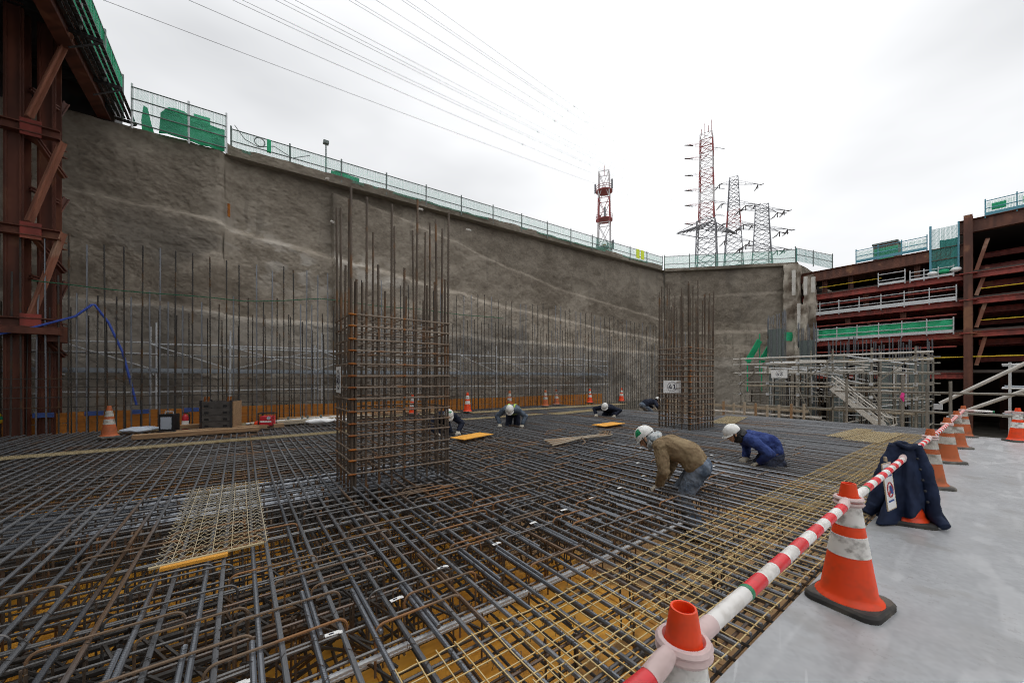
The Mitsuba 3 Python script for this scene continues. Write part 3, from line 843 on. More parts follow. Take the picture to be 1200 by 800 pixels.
for i in range(10):                                             # overhanging walkway of slotted planks
    y = 16.75 - i * 1.8
    obj('walkway_bracket', cat([beam((-3.28, y, 9.52), (-2.72, y, 9.52), 0.06, 0.08), rod((-3.28, y, 9.1), (-2.74, y, 9.48), 0.02)]), 'm_dark_steel', tr)
    for k in range(5):
        slats = []
        for s in range(9):
            slats.append(box(-3.26 + k * 0.108, -3.26 + k * 0.108 + 0.072, y - 1.79 + s * 0.2, y - 1.79 + s * 0.2 + 0.16, 9.57, 9.60))
        obj('walkway_plank', cat(slats), 'm_dark_steel', tr)


# ------------------------------------------------------------------ guard fences with netting
def net_mesh(p, q, z0, z1, pitch, r, sag=0.02):
    """netting between p and q (x, y), real threads"""
    p, q = np.array(p, float), np.array(q, float)
    L = np.linalg.norm(q - p)
    out = []
    for i in range(int(L / pitch) + 1):
        a = p + (q - p) * min(1, i * pitch / L)
        out.append(tube([(a[0], a[1], z0), (a[0] + jit(0.01), a[1] + jit(0.01), z1)], r, 3, False))
    for k in range(int((z1 - z0) / pitch) + 1):
        z = z0 + k * pitch
        out.append(tube([(*p, z), (*((p + q) / 2), z - sag), (*q, z)], r, 3, False))
    return cat(out)


def fence(label, pts, z0, h, rails, net=None, every=1.8, post=0.03, pm='m_rail_dark', rm='m_rail_dark', net_pitch=0.085, net_r=0.009, over=0.12):
    t = thing('guard_fence', label, 'fence')
    for (a, b) in zip(pts[:-1], pts[1:]):
        a, b = np.array(a, float), np.array(b, float)
        L = np.linalg.norm(b - a)
        n = max(1, int(round(L / every)))
        for i in range(n + 1):
            c = a + (b - a) * i / n
            zz = (z0[0] + (z0[1] - z0[0]) * i / n) if isinstance(z0, tuple) else z0
            obj('post', rod((c[0], c[1], zz - 0.15), (c[0] + jit(0.01), c[1], zz + h + over), post), pm, t, 40)
            if i < n:
                d = a + (b - a) * (i + 1) / n
                z2 = (z0[0] + (z0[1] - z0[0]) * (i + 1) / n) if isinstance(z0, tuple) else z0
                for r in rails:
                    obj('rail', rod((c[0], c[1] - 0.03, zz + r * h), (d[0], d[1] - 0.03, z2 + r * h), 0.022, 6), rm, t, 40)
                if net:
                    m = net_mesh(c, d, zz, zz + h, net_pitch, net_r)
                    if z2 != zz:
                        v = m[0].copy(); v[:, 2] += (z2 - zz) * np.clip(np.linalg.norm(v[:, :2] - c, axis=1) / np.linalg.norm(d - c), 0, 1); m = (v, m[1])
                    obj('netting', m, net, t, kind='stuff')
    return t


fence('green netted guard fence along the edge of the trestle walkway at the upper left', [(-3.02, 16.6), (-3.02, -2)], 9.62, 1.15, (0.3, 0.62, 1.0), 'm_green_net', 1.8, 0.03, net_pitch=0.04, net_r=0.0065)
fence('tall guard rail with four pipes on the lower left stretch of the retaining wall', [(-2.74, 16.17), (-1.4, 16.1), (-0.42, 16.05)], 9.22, 1.12, (0.02, 0.36, 0.68, 1.0), 'm_pale_net', 1.25, 0.028, 'm_galv', 'm_rail_dark', net_pitch=0.024, net_r=0.0026)
fence('long guard fence with pale green netting on top of the retaining wall', [(-0.3, wy(-0.3, -0.35)), (25.35, wy(25.35, -0.35))], 9.62, 0.72, (0.4, 1.0), 'm_pale_net', 1.85, net_pitch=0.024, net_r=0.0026)
fence('green netted guard fence on top of the far end wall', [(25.5, 15.35), (31.6, 8.95)], 9.5, 0.9, (0.35, 1.0), 'm_pale_net', 1.7, net_pitch=0.032, net_r=0.0045)
fence('short teal guard fence sloping down beside the steel building roof', [(31.2, 8.9), (31.2, 6.9)], (9.55, 8.5), 0.85, (0.5, 1.0), 'm_teal_net', 1.0, net_pitch=0.05, net_r=0.009)


def sheet(outline, y_of, z0, thick=0.03, bulge=0.06):
    """a hanging sheet: outline (x, z) polygon filled by a gently bulging solid"""
    poly = Polygon(outline)
    m = trimesh.creation.extrude_polygon(poly, thick, engine='earcut')
    m = m.subdivide_to_size(0.25)
    v = np.array(m.vertices)
    x, z, d = v[:, 0].copy(), v[:, 1].copy(), v[:, 2].copy()
    return np.c_[x, y_of(x) + d + bulge * (meshkit.fbm(np.c_[x * 2.2, z * 1.5, x * 0], 3, 2) - 0.5) * 2, z0 + z], m.faces[:, ::-1]


gs = obj('green_sheet', sheet([(-2.15, 0.0), (-0.47, 0.0), (-0.47, 0.72), (-1.25, 0.88), (-1.55, 0.95), (-1.9, 0.86), (-2.1, 0.6)], lambda x: wy(x, -0.02) - 0.2, 9.25, bulge=0.28), 'm_green_sheet')
tag(gs, 'vivid green tarpaulin humped over something behind the guard rail on the wall', 'tarpaulin')
gs = obj('green_sheet', sheet([(-1.35, 0.0), (-0.9, 0.0), (-0.9, 0.5), (-1.35, 0.5)], lambda x: wy(x, -0.5), 10.1), 'm_green_sheet')
tag(gs, 'small square of green sheeting hung above the humped green tarpaulin', 'tarpaulin')
gs = obj('green_sheet', sheet([(-2.62, 0.0), (-2.3, 0.0), (-2.42, 0.5), (-2.5, 0.95), (-2.6, 1.0), (-2.66, 0.5)], lambda x: wy(x, -0.4), 9.3), 'm_green_sheet')
tag(gs, 'narrow crumpled green sheet where the trestle meets the retaining wall', 'tarpaulin')
gs = obj('green_sheet', sheet([(3.0, 0.0), (4.1, 0.0), (4.1, 0.3), (3.3, 0.36), (3.0, 0.3)], lambda x: wy(x, -0.5), 9.65), 'm_green_sheet')
tag(gs, 'low green sheet at the foot of the long fence right of the lamp pole', 'tarpaulin')
cp = thing('lamp_pole', 'thin pole with a small lamp head standing above the retaining wall fence', 'lamp pole')
obj('pole', rod((2.8, wy(2.8, -0.45), 9.5), (2.8, wy(2.8, -0.45), 10.95), 0.03), 'm_rail_dark', cp)
obj('lamp_head', box(2.7, 2.9, wy(2.8, -0.36), wy(2.8, -0.54), 10.95, 11.07), 'm_rail_dark', cp)
hz = thing('hose_reel', 'green coil and cable tangle hanging on the long wall fence', 'hose')
obj('coil', tube([(0.55 + 0.16 * math.cos(a), wy(0.6, -0.3), 10.15 + 0.16 * math.sin(a)) for a in np.linspace(0, 6.3, 18)], 0.02, 5), 'm_rail_dark', hz)
obj('cable', tube([(-0.2, wy(-.2, -.3), 10.5), (0.1, wy(0, -.3), 10.1), (0.5, wy(.5, -.3), 9.95), (1.0, wy(1, -.3), 10.15), (1.6, wy(1.6, -.3), 9.9), (2.2, wy(2.2, -.3), 10.2)], 0.015, 5), 'm_rail_dark', hz)
obj('clamp', box(0.78, 0.9, wy(.85, -.2), wy(.85, -.32), 9.85, 10.3), 'm_green_sheet', hz)
for k in range(2):
    x = 22.2 + 0.5 * k
    tag(obj('yellow_sign', cat([box(x, x + 0.36, wy(x, -0.22), wy(x, -0.25), 9.72, 10.35)]), 'm_lime'), f'bright yellow board on the fence near the wall corner, {("left", "right")[k]} of the pair', 'sign')
tag(obj('wall_pipe_stub', rod((-0.36, wy(-.36, 0.1), 7.0), (-0.36, wy(-.36, 0.1), 7.45), 0.04), 'm_rust_orange'), 'short rusty pipe stub standing on a ledge of the retaining wall', 'pipe')
for k, (x, z) in enumerate(((2.72, 9.25), (6.5, 9.0), (8.9, 8.6), (2.9, 7.6), (5.2, 4.2), (11, 4.1))):
    tag(obj('drain_pipe', rod((x, wy(x, 0.1), z), (x, wy(x, 0.5), z - 0.16), 0.05), 'm_white_pipe'), ('pale drain pipe stub high on the wall under the lamp pole', 'pale drain pipe stub high above the nearest column cage', 'pale drain pipe stub high on the wall right of the nearest cage', 'pale drain pipe stub halfway up the wall below the lamp pole', 'pale drain pipe stub low on the wall behind the nearest cage', 'pale drain pipe stub low on the wall midway between the cages')[k], 'pipe', 'drain stubs in the retaining wall')


# ------------------------------------------------------------------ steel framed building on the right
bd = thing('steel_building', 'unfinished dark red steel framed building with open floors at the right', 'building')
FX, YL, YC = 31.0, 8.75, 1.3
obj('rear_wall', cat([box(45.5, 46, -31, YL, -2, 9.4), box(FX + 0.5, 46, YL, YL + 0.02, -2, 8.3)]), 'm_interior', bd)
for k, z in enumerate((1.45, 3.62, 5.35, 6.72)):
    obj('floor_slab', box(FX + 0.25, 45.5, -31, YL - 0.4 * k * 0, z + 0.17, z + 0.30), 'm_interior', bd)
    for yy0, yy1 in ((YC + 0.1, YL),):
        obj('edge_beam', hbeam((FX + 0.12, yy1, z), (FX + 0.12, yy0, z), 0.22, 0.32), 'm_beam', bd)
        if k:
            for dx in (1.6, 3.4):
                obj('inner_beam', hbeam((FX + dx, yy1, z - 0.05), (FX + dx, yy0, z - 0.05), 0.2, 0.34), 'm_beam', bd)
            for j in range(5):
                y = YL - 0.9 - j * 1.55
                obj('floor_beam', hbeam((FX + 0.25, y, z - 0.04), (FX + 9, y, z - 0.04), 0.18, 0.26), 'm_beam', bd)
    if k:
        obj('edge_beam', hbeam((FX + 0.12, YC - 0.1, z + 0.02), (FX + 0.12, -30, z + 0.02), 0.22, 0.30), 'm_beam', bd)
        for dx, dz in ((1.3, -0.36), (2.6, -0.3), (4.5, -0.3)):
            obj('inner_beam', hbeam((FX + dx, YC - 0.3, z + dz), (FX + dx, -30, z + dz), 0.2, 0.30), 'm_beam', bd)
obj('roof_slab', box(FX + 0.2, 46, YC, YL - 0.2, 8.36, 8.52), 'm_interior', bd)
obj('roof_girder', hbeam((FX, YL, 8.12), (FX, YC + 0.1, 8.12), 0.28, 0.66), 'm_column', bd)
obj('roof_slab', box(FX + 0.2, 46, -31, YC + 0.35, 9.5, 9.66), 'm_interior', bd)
obj('roof_girder', hbeam((FX, YC + 0.3, 9.33), (FX, -31, 9.33), 0.30, 0.70), 'm_column', bd)
obj('roof_girder', hbeam((FX + 1.6, YL, 8.0), (FX + 1.6, YC + 0.1, 8.0), 0.25, 0.5), 'm_column', bd)
obj('column', cat([box(FX - 0.24, FX - 0.21, YC - 0.15, YC + 0.15, -2, 9.9), box(FX + 0.17, FX + 0.2, YC - 0.15, YC + 0.15, -2, 9.9), box(FX - 0.21, FX + 0.17, YC + 0.05, YC + 0.09, -2, 9.9), box(FX - 0.21, FX + 0.17, YC - 0.09, YC - 0.05, -2, 9.9)]), 'm_column', bd)
for z in (6.9, 5.5, 3.75):
    obj('joint_plate', box(FX - 0.30, FX + 0.2, YC - 0.30, YC + 0.30, z - 0.09, z - 0.05), 'm_beam', bd)
for k, (za, zb) in enumerate(((2.0, 3.9), (4.0, 5.6), (5.7, 7.1), (7.0, 8.6))):
    obj('brace', beam((FX + 0.35, YC - 0.25 - 0.1 * k * 0, za), (FX + 0.35, YC - 0.62, zb), 0.14, 0.14), 'm_beam_bright', bd)
obj('column', cat([box(FX + 0.0, FX + 0.4, -8.2, -7.8, -2, 9.2)]), 'm_column', bd)
for (y, za, zb) in ((5.3, 5.5, 6.7), (3.4, 5.5, 6.95), (6.15, 3.75, 5.35), (3.7, 3.75, 5.35), (6.0, 6.9, 7.8), (3.15, 6.9, 7.8), (7.3, 6.9, 7.8), (7.9, 3.7, 5.3)):
    obj('post', hbeam((FX + 0.3, y, za), (FX + 0.3, y, zb), 0.2, 0.22, up=(0, 1, 0)), 'm_column', bd)
for y in (7.6, 5.6, 3.6, -2.0, -5.0):
    obj('inner_column', box(FX + 5.8, FX + 6.2, y - 0.2, y + 0.2, -2, 8.3), 'm_column', bd)
for y in (7.9, 5.2, 2.9):
    obj('knee_brace', beam((FX + 0.4, y, 3.7 + 1.0), (FX + 2.6, y + 0.1, 3.9), 0.15, 0.15), 'm_trestle', bd)
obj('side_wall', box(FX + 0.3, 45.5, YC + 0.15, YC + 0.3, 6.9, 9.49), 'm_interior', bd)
for k, z in enumerate((3.62, 5.35, 6.72)):
    obj('edge_flange', box(FX - 0.02, FX + 0.26, YC + 0.4, YL, z - 0.62, z - 0.55), 'm_beam', bd)
    obj('inner_beam', hbeam((FX + 5.2, YL, z - 0.1), (FX + 5.2, YC, z - 0.1), 0.2, 0.34), 'm_beam', bd)
for z in (2.4, 4.5, 5.95, 7.6, 8.3):
    obj('inner_beam', hbeam((FX + 3.2, YC - 0.3, z), (FX + 3.2, -30, z), 0.2, 0.3), 'm_beam', bd)
for k in range(7):
    for z in (3.3, 5.0, 6.45):
        obj('floor_beam', hbeam((FX + 0.3, -0.6 - 1.6 * k, z), (FX + 9, -0.6 - 1.6 * k, z), 0.18, 0.26), 'm_beam', bd)
for (x, y) in ((3.2, -1.6), (3.2, -4.8), (9.0, 0.2), (9.0, -3.0), (9.0, 4.6), (9.0, 7.0)):
    obj('inner_column', box(FX + x - 0.18, FX + x + 0.18, y - 0.18, y + 0.18, -2, 8.3), 'm_column', bd)
obj('yellow_rail', cat([rod((FX, YL - 1, 2.45), (FX, -0.5, 2.45), 0.03), rod((FX + 0.1, YC - 0.4, 6.0), (FX + 0.1, -9, 6.0), 0.022), rod((FX + 0.1, YC - 0.4, 4.35), (FX + 0.1, -9, 4.35), 0.022), rod((FX + 0.1, YL - 1.2, 7.35), (FX + 0.1, 4.6, 7.35), 0.022)]), 'm_yellow', bd)


def bfence(label, y0, y1, z, h, rails, board, panel=None, pm='m_galv', every=1.0, xo=-0.08, pr=0.028):
    t = thing('guard_fence', label, 'fence')
    n = max(1, int(round(abs(y0 - y1) / every)))
    for i in range(n + 1):
        y = y0 + (y1 - y0) * i / n
        obj('post', rod((FX + xo, y, z - 0.1), (FX + xo, y, z + h + 0.12), pr, 6), pm, t)
    for r in rails:
        obj('rail', rod((FX + xo - 0.03, y0, z + r * h), (FX + xo - 0.03, y1, z + r * h), 0.025, 6), pm, t)
    if board:
        obj('toe_board', box(FX + xo - 0.05, FX + xo - 0.025, min(y0, y1), max(y0, y1), z - 0.02, z + board), pm if pm != 'm_teal_rail' else pm, t)
    if panel:
        P = []
        ys = np.linspace(y0, y1, 60)
        zs = np.linspace(z + 0.16, z + h, 5)
        Y, Z = np.meshgrid(ys, zs)
        X = FX + xo + 0.03 + 0.04 * np.sin(Y * 5 + Z * 3) + 0.03 * np.sin(Y * 11)
        obj('green_cloth', grid_mesh(np.stack([X, Y, Z], -1)), panel, t, True)
    return t


bfence('green sheeted guard fence along the lowest open floor of the steel building', YL - 0.2, 1.8, 3.80, 0.72, (0.5, 1.0), 0.15, 'm_green_sheet')
bfence('grey pipe guard fence with toe board along the middle floor of the steel building', YL - 0.3, 1.7, 5.52, 0.72, (0.45, 1.0), 0.2, None)
bfence('short grey guard fence piece on the upper floor of the steel building', 4.7, 3.6, 6.9, 0.62, (0.4, 1.0), 0.12, None)
bfence('light guard fence on the upper floor next to the hanging teal net', 3.4, 1.8, 6.9, 0.45, (0.5, 1.0), 0.1, None, every=0.6)
t = bfence('teal guard fence with green netting along the roof of the steel building', 5.7, 2.75, 8.52, 0.72, (0.5, 1.0), 0.14, None, 'm_teal_rail')
obj('netting', net_mesh((FX + 0.05, 5.7), (FX + 0.05, 2.75), 8.6, 9.2, 0.045, 0.007), 'm_pale_net', t, kind='stuff')
obj('green_cloth', box(FX + 0.1, FX + 0.12, 3.9, 4.9, 8.62, 9.15), 'm_green_sheet', t)
t = bfence('teal guard fence with green panels on the higher roof at the far right', 0.75, -6, 9.68, 0.75, (0.5, 1.0), 0.16, None, 'm_teal_rail')
for k in range(4):
    obj('green_cloth', box(FX + 0.02, FX + 0.035, 0.55 - 0.95 * k - 0.45, 0.55 - 0.95 * k, 9.95, 10.28), 'm_green_sheet', t)
obj('netting', net_mesh((FX + 0.05, 0.75), (FX + 0.05, -6), 9.8, 10.4, 0.045, 0.007), 'm_pale_net', t, kind='stuff')
t = thing('roof_box', 'dark brown flat topped plant box on the roof of the steel building', 'roof box')
obj('body', box(FX + 1.0, FX + 2.4, 4.05, 5.1, 8.52, 9.62), 'm_column', t)
obj('lid', box(FX + 0.95, FX + 2.45, 4.0, 5.15, 9.62, 9.72), 'm_rail_dark', t)
obj('panel', box(FX + 0.985, FX + 0.998, 4.2, 4.9, 8.7, 9.3), 'm_green_sheet', t)
t = thing('hanging_net', 'teal safety net hung over the open top floor beside the big column', 'safety net')
obj('post', rod((FX - 0.12, 2.62, 7.0), (FX - 0.12, 2.62, 9.75), 0.05), 'm_teal_rail', t)
obj('post', rod((FX - 0.12, 1.62, 7.2), (FX - 0.12, 1.62, 9.7), 0.04), 'm_teal_rail', t)
obj('netting', net_mesh((FX - 0.1, 2.6), (FX - 0.1, 1.62), 7.25, 9.55, 0.045, 0.008), 'm_teal_net', t, kind='stuff')
Y, Z = np.meshgrid(np.linspace(2.3, 1.62, 14), np.linspace(7.3, 8.9, 14))
obj('doubled_net', grid_mesh(np.stack([FX + 0.04 + 0.08 * np.sin(Y * 7 + Z * 2.2), Y, Z], -1)), 'm_teal_net', t, True)
for k in range(3):
    o = obj('white_sack', xf(tri(trimesh.creation.icosphere(2, 0.5)), np.diag([0.4, 0.42, 0.26, 1]) + np.array([[0, 0, 0, FX - 0.05], [0, 0, 0, 2.55 - 0.42 * k], [0, 0, 0, 7.12 + 0.02 * k], [0, 0, 0, 0]])), 'm_paper' if k != 1 else 'm_green_sheet', None, True)
    tag(o, ('white sack at the left under the hanging teal net', 'green bundle between two sacks under the hanging teal net', 'white sack at the right under the hanging teal net')[k], 'sack')
# broken wall end beside the building
ep = thing('wall_end_pier', 'rough broken concrete pier with pale patches where the far wall meets the steel building', 'concrete pier')
for k, (x, y, w, z1) in enumerate(((30.6, 8.9, 0.8, 9.1), (30.9, 8.0, 0.6, 8.2), (30.2, 8.3, 0.55, 6.2))):
    m = trimesh.creation.box((w, w, z1 + 2)).subdivide_to_size(0.22)
    v = np.array(m.vertices)
    v += 0.34 * (np.stack([meshkit.fbm(v * 1.6 + 9 * q + k, 4, q) for q in range(3)], -1) - 0.5)
    obj('block', (v + [x, y, (z1 + 2) / 2 - 2], m.faces), 'm_rough_conc', ep, 40)
for k, (y, z0, z1) in enumerate(((8.65, 6.9, 8.6), (8.0, 6.8, 8.0), (7.6, 6.9, 7.9), (8.35, 4.6, 6.3))):
    obj('steel_pile', box(29.95 - 0.02 * k, 30.1, y - 0.09, y + 0.09, z0, z1), 'm_white_pipe', ep)
for k in range(2):                                              # green nets of the hanging stair
    P = [(24.6, 9.4 - 0.75 * k, 2.3), (25.3, 9.0 - 0.75 * k, 3.6)]
    o = obj('green_net_panel', cat([beam(P[0], P[1], 0.05, 0.34), rod((P[0][0], P[0][1], 0.5), (P[0][0], P[0][1], 2.7), 0.03), rod((P[1][0], P[1][1], 1.5), (P[1][0], P[1][1], 4.0), 0.03)]), 'm_green_sheet')
    tag(o, ('left', 'right')[k] + ' green netted handrail of the small stair below the far wall', 'stair net')
tag(obj('green_net_panel', cat([beam((30.9, 8.5, 4.15), (29.1, 9.3, 4.15), 0.05, 0.6), beam((29.1, 9.3, 4.15), (28.2, 9.5, 3.2), 0.05, 0.55), rod((29.1, 9.3, 2.2), (29.1, 9.3, 4.6), 0.03), rod((28.2, 9.5, 1.8), (28.2, 9.5, 3.7), 0.03)]), 'm_green_sheet'), 'slanting green net leading down from the green sheeted fence', 'stair net')


# ------------------------------------------------------------------ scaffolds and starter cages in the lower area on the right
s2 = thing('shoring_scaffold', 'dense grey pipe scaffold in the lower area between the mat and the steel building', 'scaffold')
X0, X1, Y0, Y1, ZT = 18.5, 23.3, 1.9, 7.35, 2.25
gx, gy = np.linspace(X0, X1, 4), np.linspace(Y0, Y1, 6)
for i, x in enumerate(gx):
    for j, y in enumerate(gy):
        if i in (0, 1, 3) or j in (0, 5):
            obj('standard', rod((x, y, -2), (x, y, ZT + jit(0.2) + (0.25 if j % 2 else 0)), 0.03), 'm_scaf', s2, 40)
for z in (-0.6, 0.15, 0.62, 1.1, 1.5, 1.95, 2.2):
    m = 'm_white_pipe' if z > 1.9 else 'm_scaf'
    obj('ledger', rod((X0 - 0.05, Y0 - 0.4, z), (X0 - 0.05, Y1 + 0.3, z + jit(0.04)), 0.027 if z < 1.9 else 0.035), m, s2, 40)
    obj('ledger', rod((X1, Y0 - 0.2, z), (X1, Y1 + 0.2, z), 0.027), 'm_scaf', s2, 40)
    for y in gy[[0, 2, 5]]:
        obj('transom', rod((X0 - 0.2, y, z + 0.04), (X1 + 0.2, y, z + 0.04), 0.025), 'm_scaf', s2, 40)
for z in (0.95, 0.05):
    for j in range(5):
        for k in range(2):
            obj('plank', box(X0 + 0.02 + 0.42 * k, X0 + 0.40 + 0.42 * k, gy[j] + 0.04, gy[j + 1] - 0.04, z, z + 0.045), 'm_timber_grey', s2)
for j in range(0, 5, 2):
    obj('brace', rod((X0 - 0.08, gy[j], -1.8), (X0 - 0.08, gy[j + 1], 0.9), 0.022), 'm_scaf', s2, 40)
    obj('brace', rod((X0 - 0.08, gy[j + 1], 1.0), (X0 - 0.08, gy[j], 2.1), 0.02), 'm_scaf', s2, 40)
for k in range(26):
    obj('clamp', box(X0 - 0.1, X0 - 0.02, gy[k % 6] - 0.05, gy[k % 6] + 0.05, (-0.6, 0.62, 1.1, 1.5, 1.95)[k % 5] - 0.05, (-0.6, 0.62, 1.1, 1.5, 1.95)[k % 5] + 0.05), 'm_galv', s2)
for k in range(18):
    y, z = rng.uniform(Y0, Y1 - 1), rng.choice([1.6, 1.75, 2.05])
    obj('stored_pipe', rod((X0 + rng.uniform(0.5, 4), y, z), (X0 + rng.uniform(0.5, 4), y + rng.uniform(0.6, 1.6), z + jit(0.05)), 0.035), 'm_white_pipe' if k % 2 else 'm_galv', s2, 40)
for k in range(60):
    y, x, z0 = rng.uniform(Y0 - 0.2, Y1), rng.choice([X0 + 0.9, X0 + 1.7, X0 + 2.5, X0 + 3.4]) + jit(0.2), rng.choice([-2, -2, -0.5, 0.2])
    obj('inner_pipe', rod((x, y, z0), (x + jit(0.05), y + jit(0.04), rng.uniform(0.5, 2.3)), rng.choice([0.022, 0.03]), 5), rng.choice(['m_scaf', 'm_galv', 'm_scaf', 'm_bar_dark']), s2)
for k in range(26):
    y, z = rng.uniform(Y0 - 0.1, Y1 - 1.2), rng.uniform(-0.9, 2.0)
    obj('inner_pipe', rod((X0 + rng.uniform(0.3, 4.2), y, z), (X0 + rng.uniform(0.3, 4.2), y + rng.uniform(0.8, 2.2), z + jit(0.5)), 0.024, 5), rng.choice(['m_scaf', 'm_galv', 'm_white_pipe']), s2)
for k in range(5):
    y = Y0 + 0.6 + k * 1.1
    obj('pale_sheet', box(X0 + 2.2, X0 + 2.3, y, y + 0.25, 1.6, 1.78 + jit(0.05)), 'm_white_pipe', s2)
stt = thing('scaffold_stair', 'pale metal stair with looped handrails coming down from the scaffold', 'stair')
XS_ = 17.95
a, b, c_, e = np.array([XS_, 4.0, 0.95]), np.array([XS_, 2.55, -0.5]), np.array([XS_ + 0.55, 4.0, 0.95]), np.array([XS_ + 0.55, 2.55, -0.5])
for p, q in ((a, b), (c_, e)):
    obj('stringer', beam(p, q, 0.05, 0.16), 'm_white_pipe', stt)
    up = np.array([0, 0, 0.45])
    obj('handrail', tube([p + up, q + up * 1.1, q + [0, -0.18, 0.44], q + [0, -0.2, 0.2], q + [0, 0.0, 0.12]], 0.026, 6), 'm_white_pipe', stt, 40)
    obj('midrail', tube([p + up * 0.55, q + up * 0.55], 0.02, 6), 'm_white_pipe', stt, 40)
    for f_ in (0.1, 0.5, 0.9):
        w = p + (q - p) * f_
        obj('baluster', rod(w, w + up, 0.018), 'm_white_pipe', stt)
for k in range(7):
    w = a + (b - a) * (k + 0.5) / 7
    obj('step', box(XS_ + 0.02, XS_ + 0.53, w[1] - 0.1, w[1] + 0.1, w[2] - 0.015, w[2] + 0.015), 'm_galv', stt)
b3 = thing('shoring_scaffold', 'smaller grey scaffold tower with diagonal white props beyond the slab end at far right', 'scaffold')
for x in (19.5, 21.2):
    for y in (-2.2, -1.1, 0.0):
        obj('standard', rod((x, y, -2), (x, y, 1.9 + jit(0.1)), 0.035), 'm_galv', b3, 40)
    for z in (-0.9, 0.1, 1.0, 1.75):
        obj('ledger', rod((x, -3.5, z), (x, 0.15, z), 0.03), 'm_galv', b3, 40)
for z in (0.1, 1.0):
    obj('plank', box(19.5, 21.2, -3.5, 0.1, z + 0.03, z + 0.07), 'm_plank_steel', b3)
pr_ = thing('diagonal_prop', 'upper of two long pale diagonal props beyond the cones at the slab end', 'prop', None)
obj('tube', rod((15.6, 1.15, 0.62), (15.6, -1.6, 2.75), 0.045, 10), 'm_white_pipe', pr_, 40)
obj('base_plate', box(15.52, 15.68, 1.1, 1.26, 0.45, 0.6), 'm_galv', pr_)
pr_ = thing('diagonal_prop', 'lower of two long pale diagonal props beyond the cones at the slab end', 'prop', None)
obj('tube', rod((15.9, 0.95, 0.28), (15.9, -1.9, 2.05), 0.045, 10), 'm_white_pipe', pr_, 40)
obj('base_plate', box(15.82, 15.98, 0.9, 1.05, 0.1, 0.26), 'm_galv', pr_)
hr = thing('pipe_barrier', 'grey pipe guard barrier across the end of the concrete slab', 'barrier')
for z, m in ((0.93, 'm_scaf'), (0.42, 'm_scaf')):
    obj('rail', rod((14.75, 3.2, z), (14.3, -6.5, z + 0.02), 0.03), m, hr, 40)
for y in (2.9, 2.2, 1.75, 1.3, 0.9, -1.9, -3.8, -5.7):
    obj('post', rod((14.6, y, -2), (14.6, y, 1.25 + jit(0.2)), 0.03), 'm_scaf', hr, 40)
for k, (y, z) in enumerate(((1.72, 0.8), (3.0, -0.3), (2.4, -0.35))):
    tag(obj('pink_ribbon', tube([(14.5, y, z + 0.12), (14.49, y + 0.02, z), (14.5, y - 0.01, z - 0.12)], [0.03, 0.045, 0.012], 5), 'm_pink'), ('bright pink ribbon tied to the pipe barrier behind the cones', 'pink ribbon low on the barrier nearest the scaffold stair', 'lower pink ribbon right of the scaffold stair')[k], 'ribbon')
# low rail and stakes along the far right edge of the mat
lr = thing('edge_railing', 'low pale timber railing with stakes along the right edge of the mat', 'railing')
for k in range(14):
    f_ = k / 13
    x, y = 14.2 + 1.0 * f_, 8.4 - 4.3 * f_
    obj('stake', box(x - 0.03, x + 0.03, y - 0.03, y + 0.03, -0.5, 0.42 + jit(0.08)), 'm_timber' if k % 3 == 0 else 'm_timber_grey', lr)
obj('rail', beam((14.3, 8.5, 0.36), (15.3, 4.0, 0.2), 0.05, 0.09), 'm_timber_grey', lr)
obj('rail', beam((14.5, 6.9, 0.1), (15.5, 3.7, 0.0), 0.12, 0.05), 'm_white_pipe', lr)
dz_ = []
for k in range(110):                                            # loose timber and pipes lying in the lower area
    x, y = rng.uniform(15.2, 24), rng.uniform(-7, 4.5)
    if x > 18 and y > 1.5: continue
    a, L = rng.uniform(0, 3.1), rng.uniform(0.6, 2.6)
    z = -1.95 + rng.random() * 1.0 * (1 if x < 19 else 0.6)
    dz_.append(beam((x, y, z), (x + L * math.cos(a), y + L * math.sin(a), z + jit(0.12)), rng.uniform(0.06, 0.25), rng.uniform(0.04, 0.12)))
tag(obj('timber_heap', cat(dz_), 'm_timber_grey'), 'heap of loose boards and pipes in the lower area beyond the slab end', 'timber heap', kind='stuff')
tag(obj('timber_platform', box(14.75, 19, -8, 3.9, -1.4, -1.1), 'm_timber_grey'), 'grey timber platform under the loose boards beyond the slab end', 'platform')
for k, (x, y, n, zt) in enumerate(((24.6, 7.9, 9, 5.0), (26.5, 7.0, 9, 4.4), (26.0, 5.5, 8, 3.4), (26.2, 4.5, 8, 3.3), (26.0, 3.5, 8, 3.1), (26.4, 2.6, 8, 3.0), (21.0, 5.9, 12, 1.6), (21.3, 3.9, 12, 1.5))):
    t = thing('starter_cage', ('tall distant grey starter cage in front of the far wall end', 'distant grey starter cage beside the broken wall end pier', 'distant grey starter cage under the green sheeted fence, leftmost of four', 'distant grey starter cage under the green sheeted fence, second of four', 'distant grey starter cage under the green sheeted fence, third of four', 'distant grey starter cage under the green sheeted fence, rightmost of four', 'dark low starter cage inside the scaffold behind the 42 sign', 'dark low starter cage inside the scaffold above the stair')[k], 'rebar cage', 'distant rebar starter cages near the steel building')
    for i in range(n):
        a = 2 * math.pi * i / n
        obj('upright_bar', rod((x + 0.42 * math.cos(a), y + 0.42 * math.sin(a), -2), (x + 0.42 * math.cos(a), y + 0.42 * math.sin(a), zt + jit(0.25)), 0.026, 5), 'm_bar' if k < 6 else 'm_bar_dark', t)
    if k < 6:
        obj('core', box(x - 0.3, x + 0.3, y - 0.3, y + 0.3, -2, zt - 0.9), 'm_rail_dark', t)


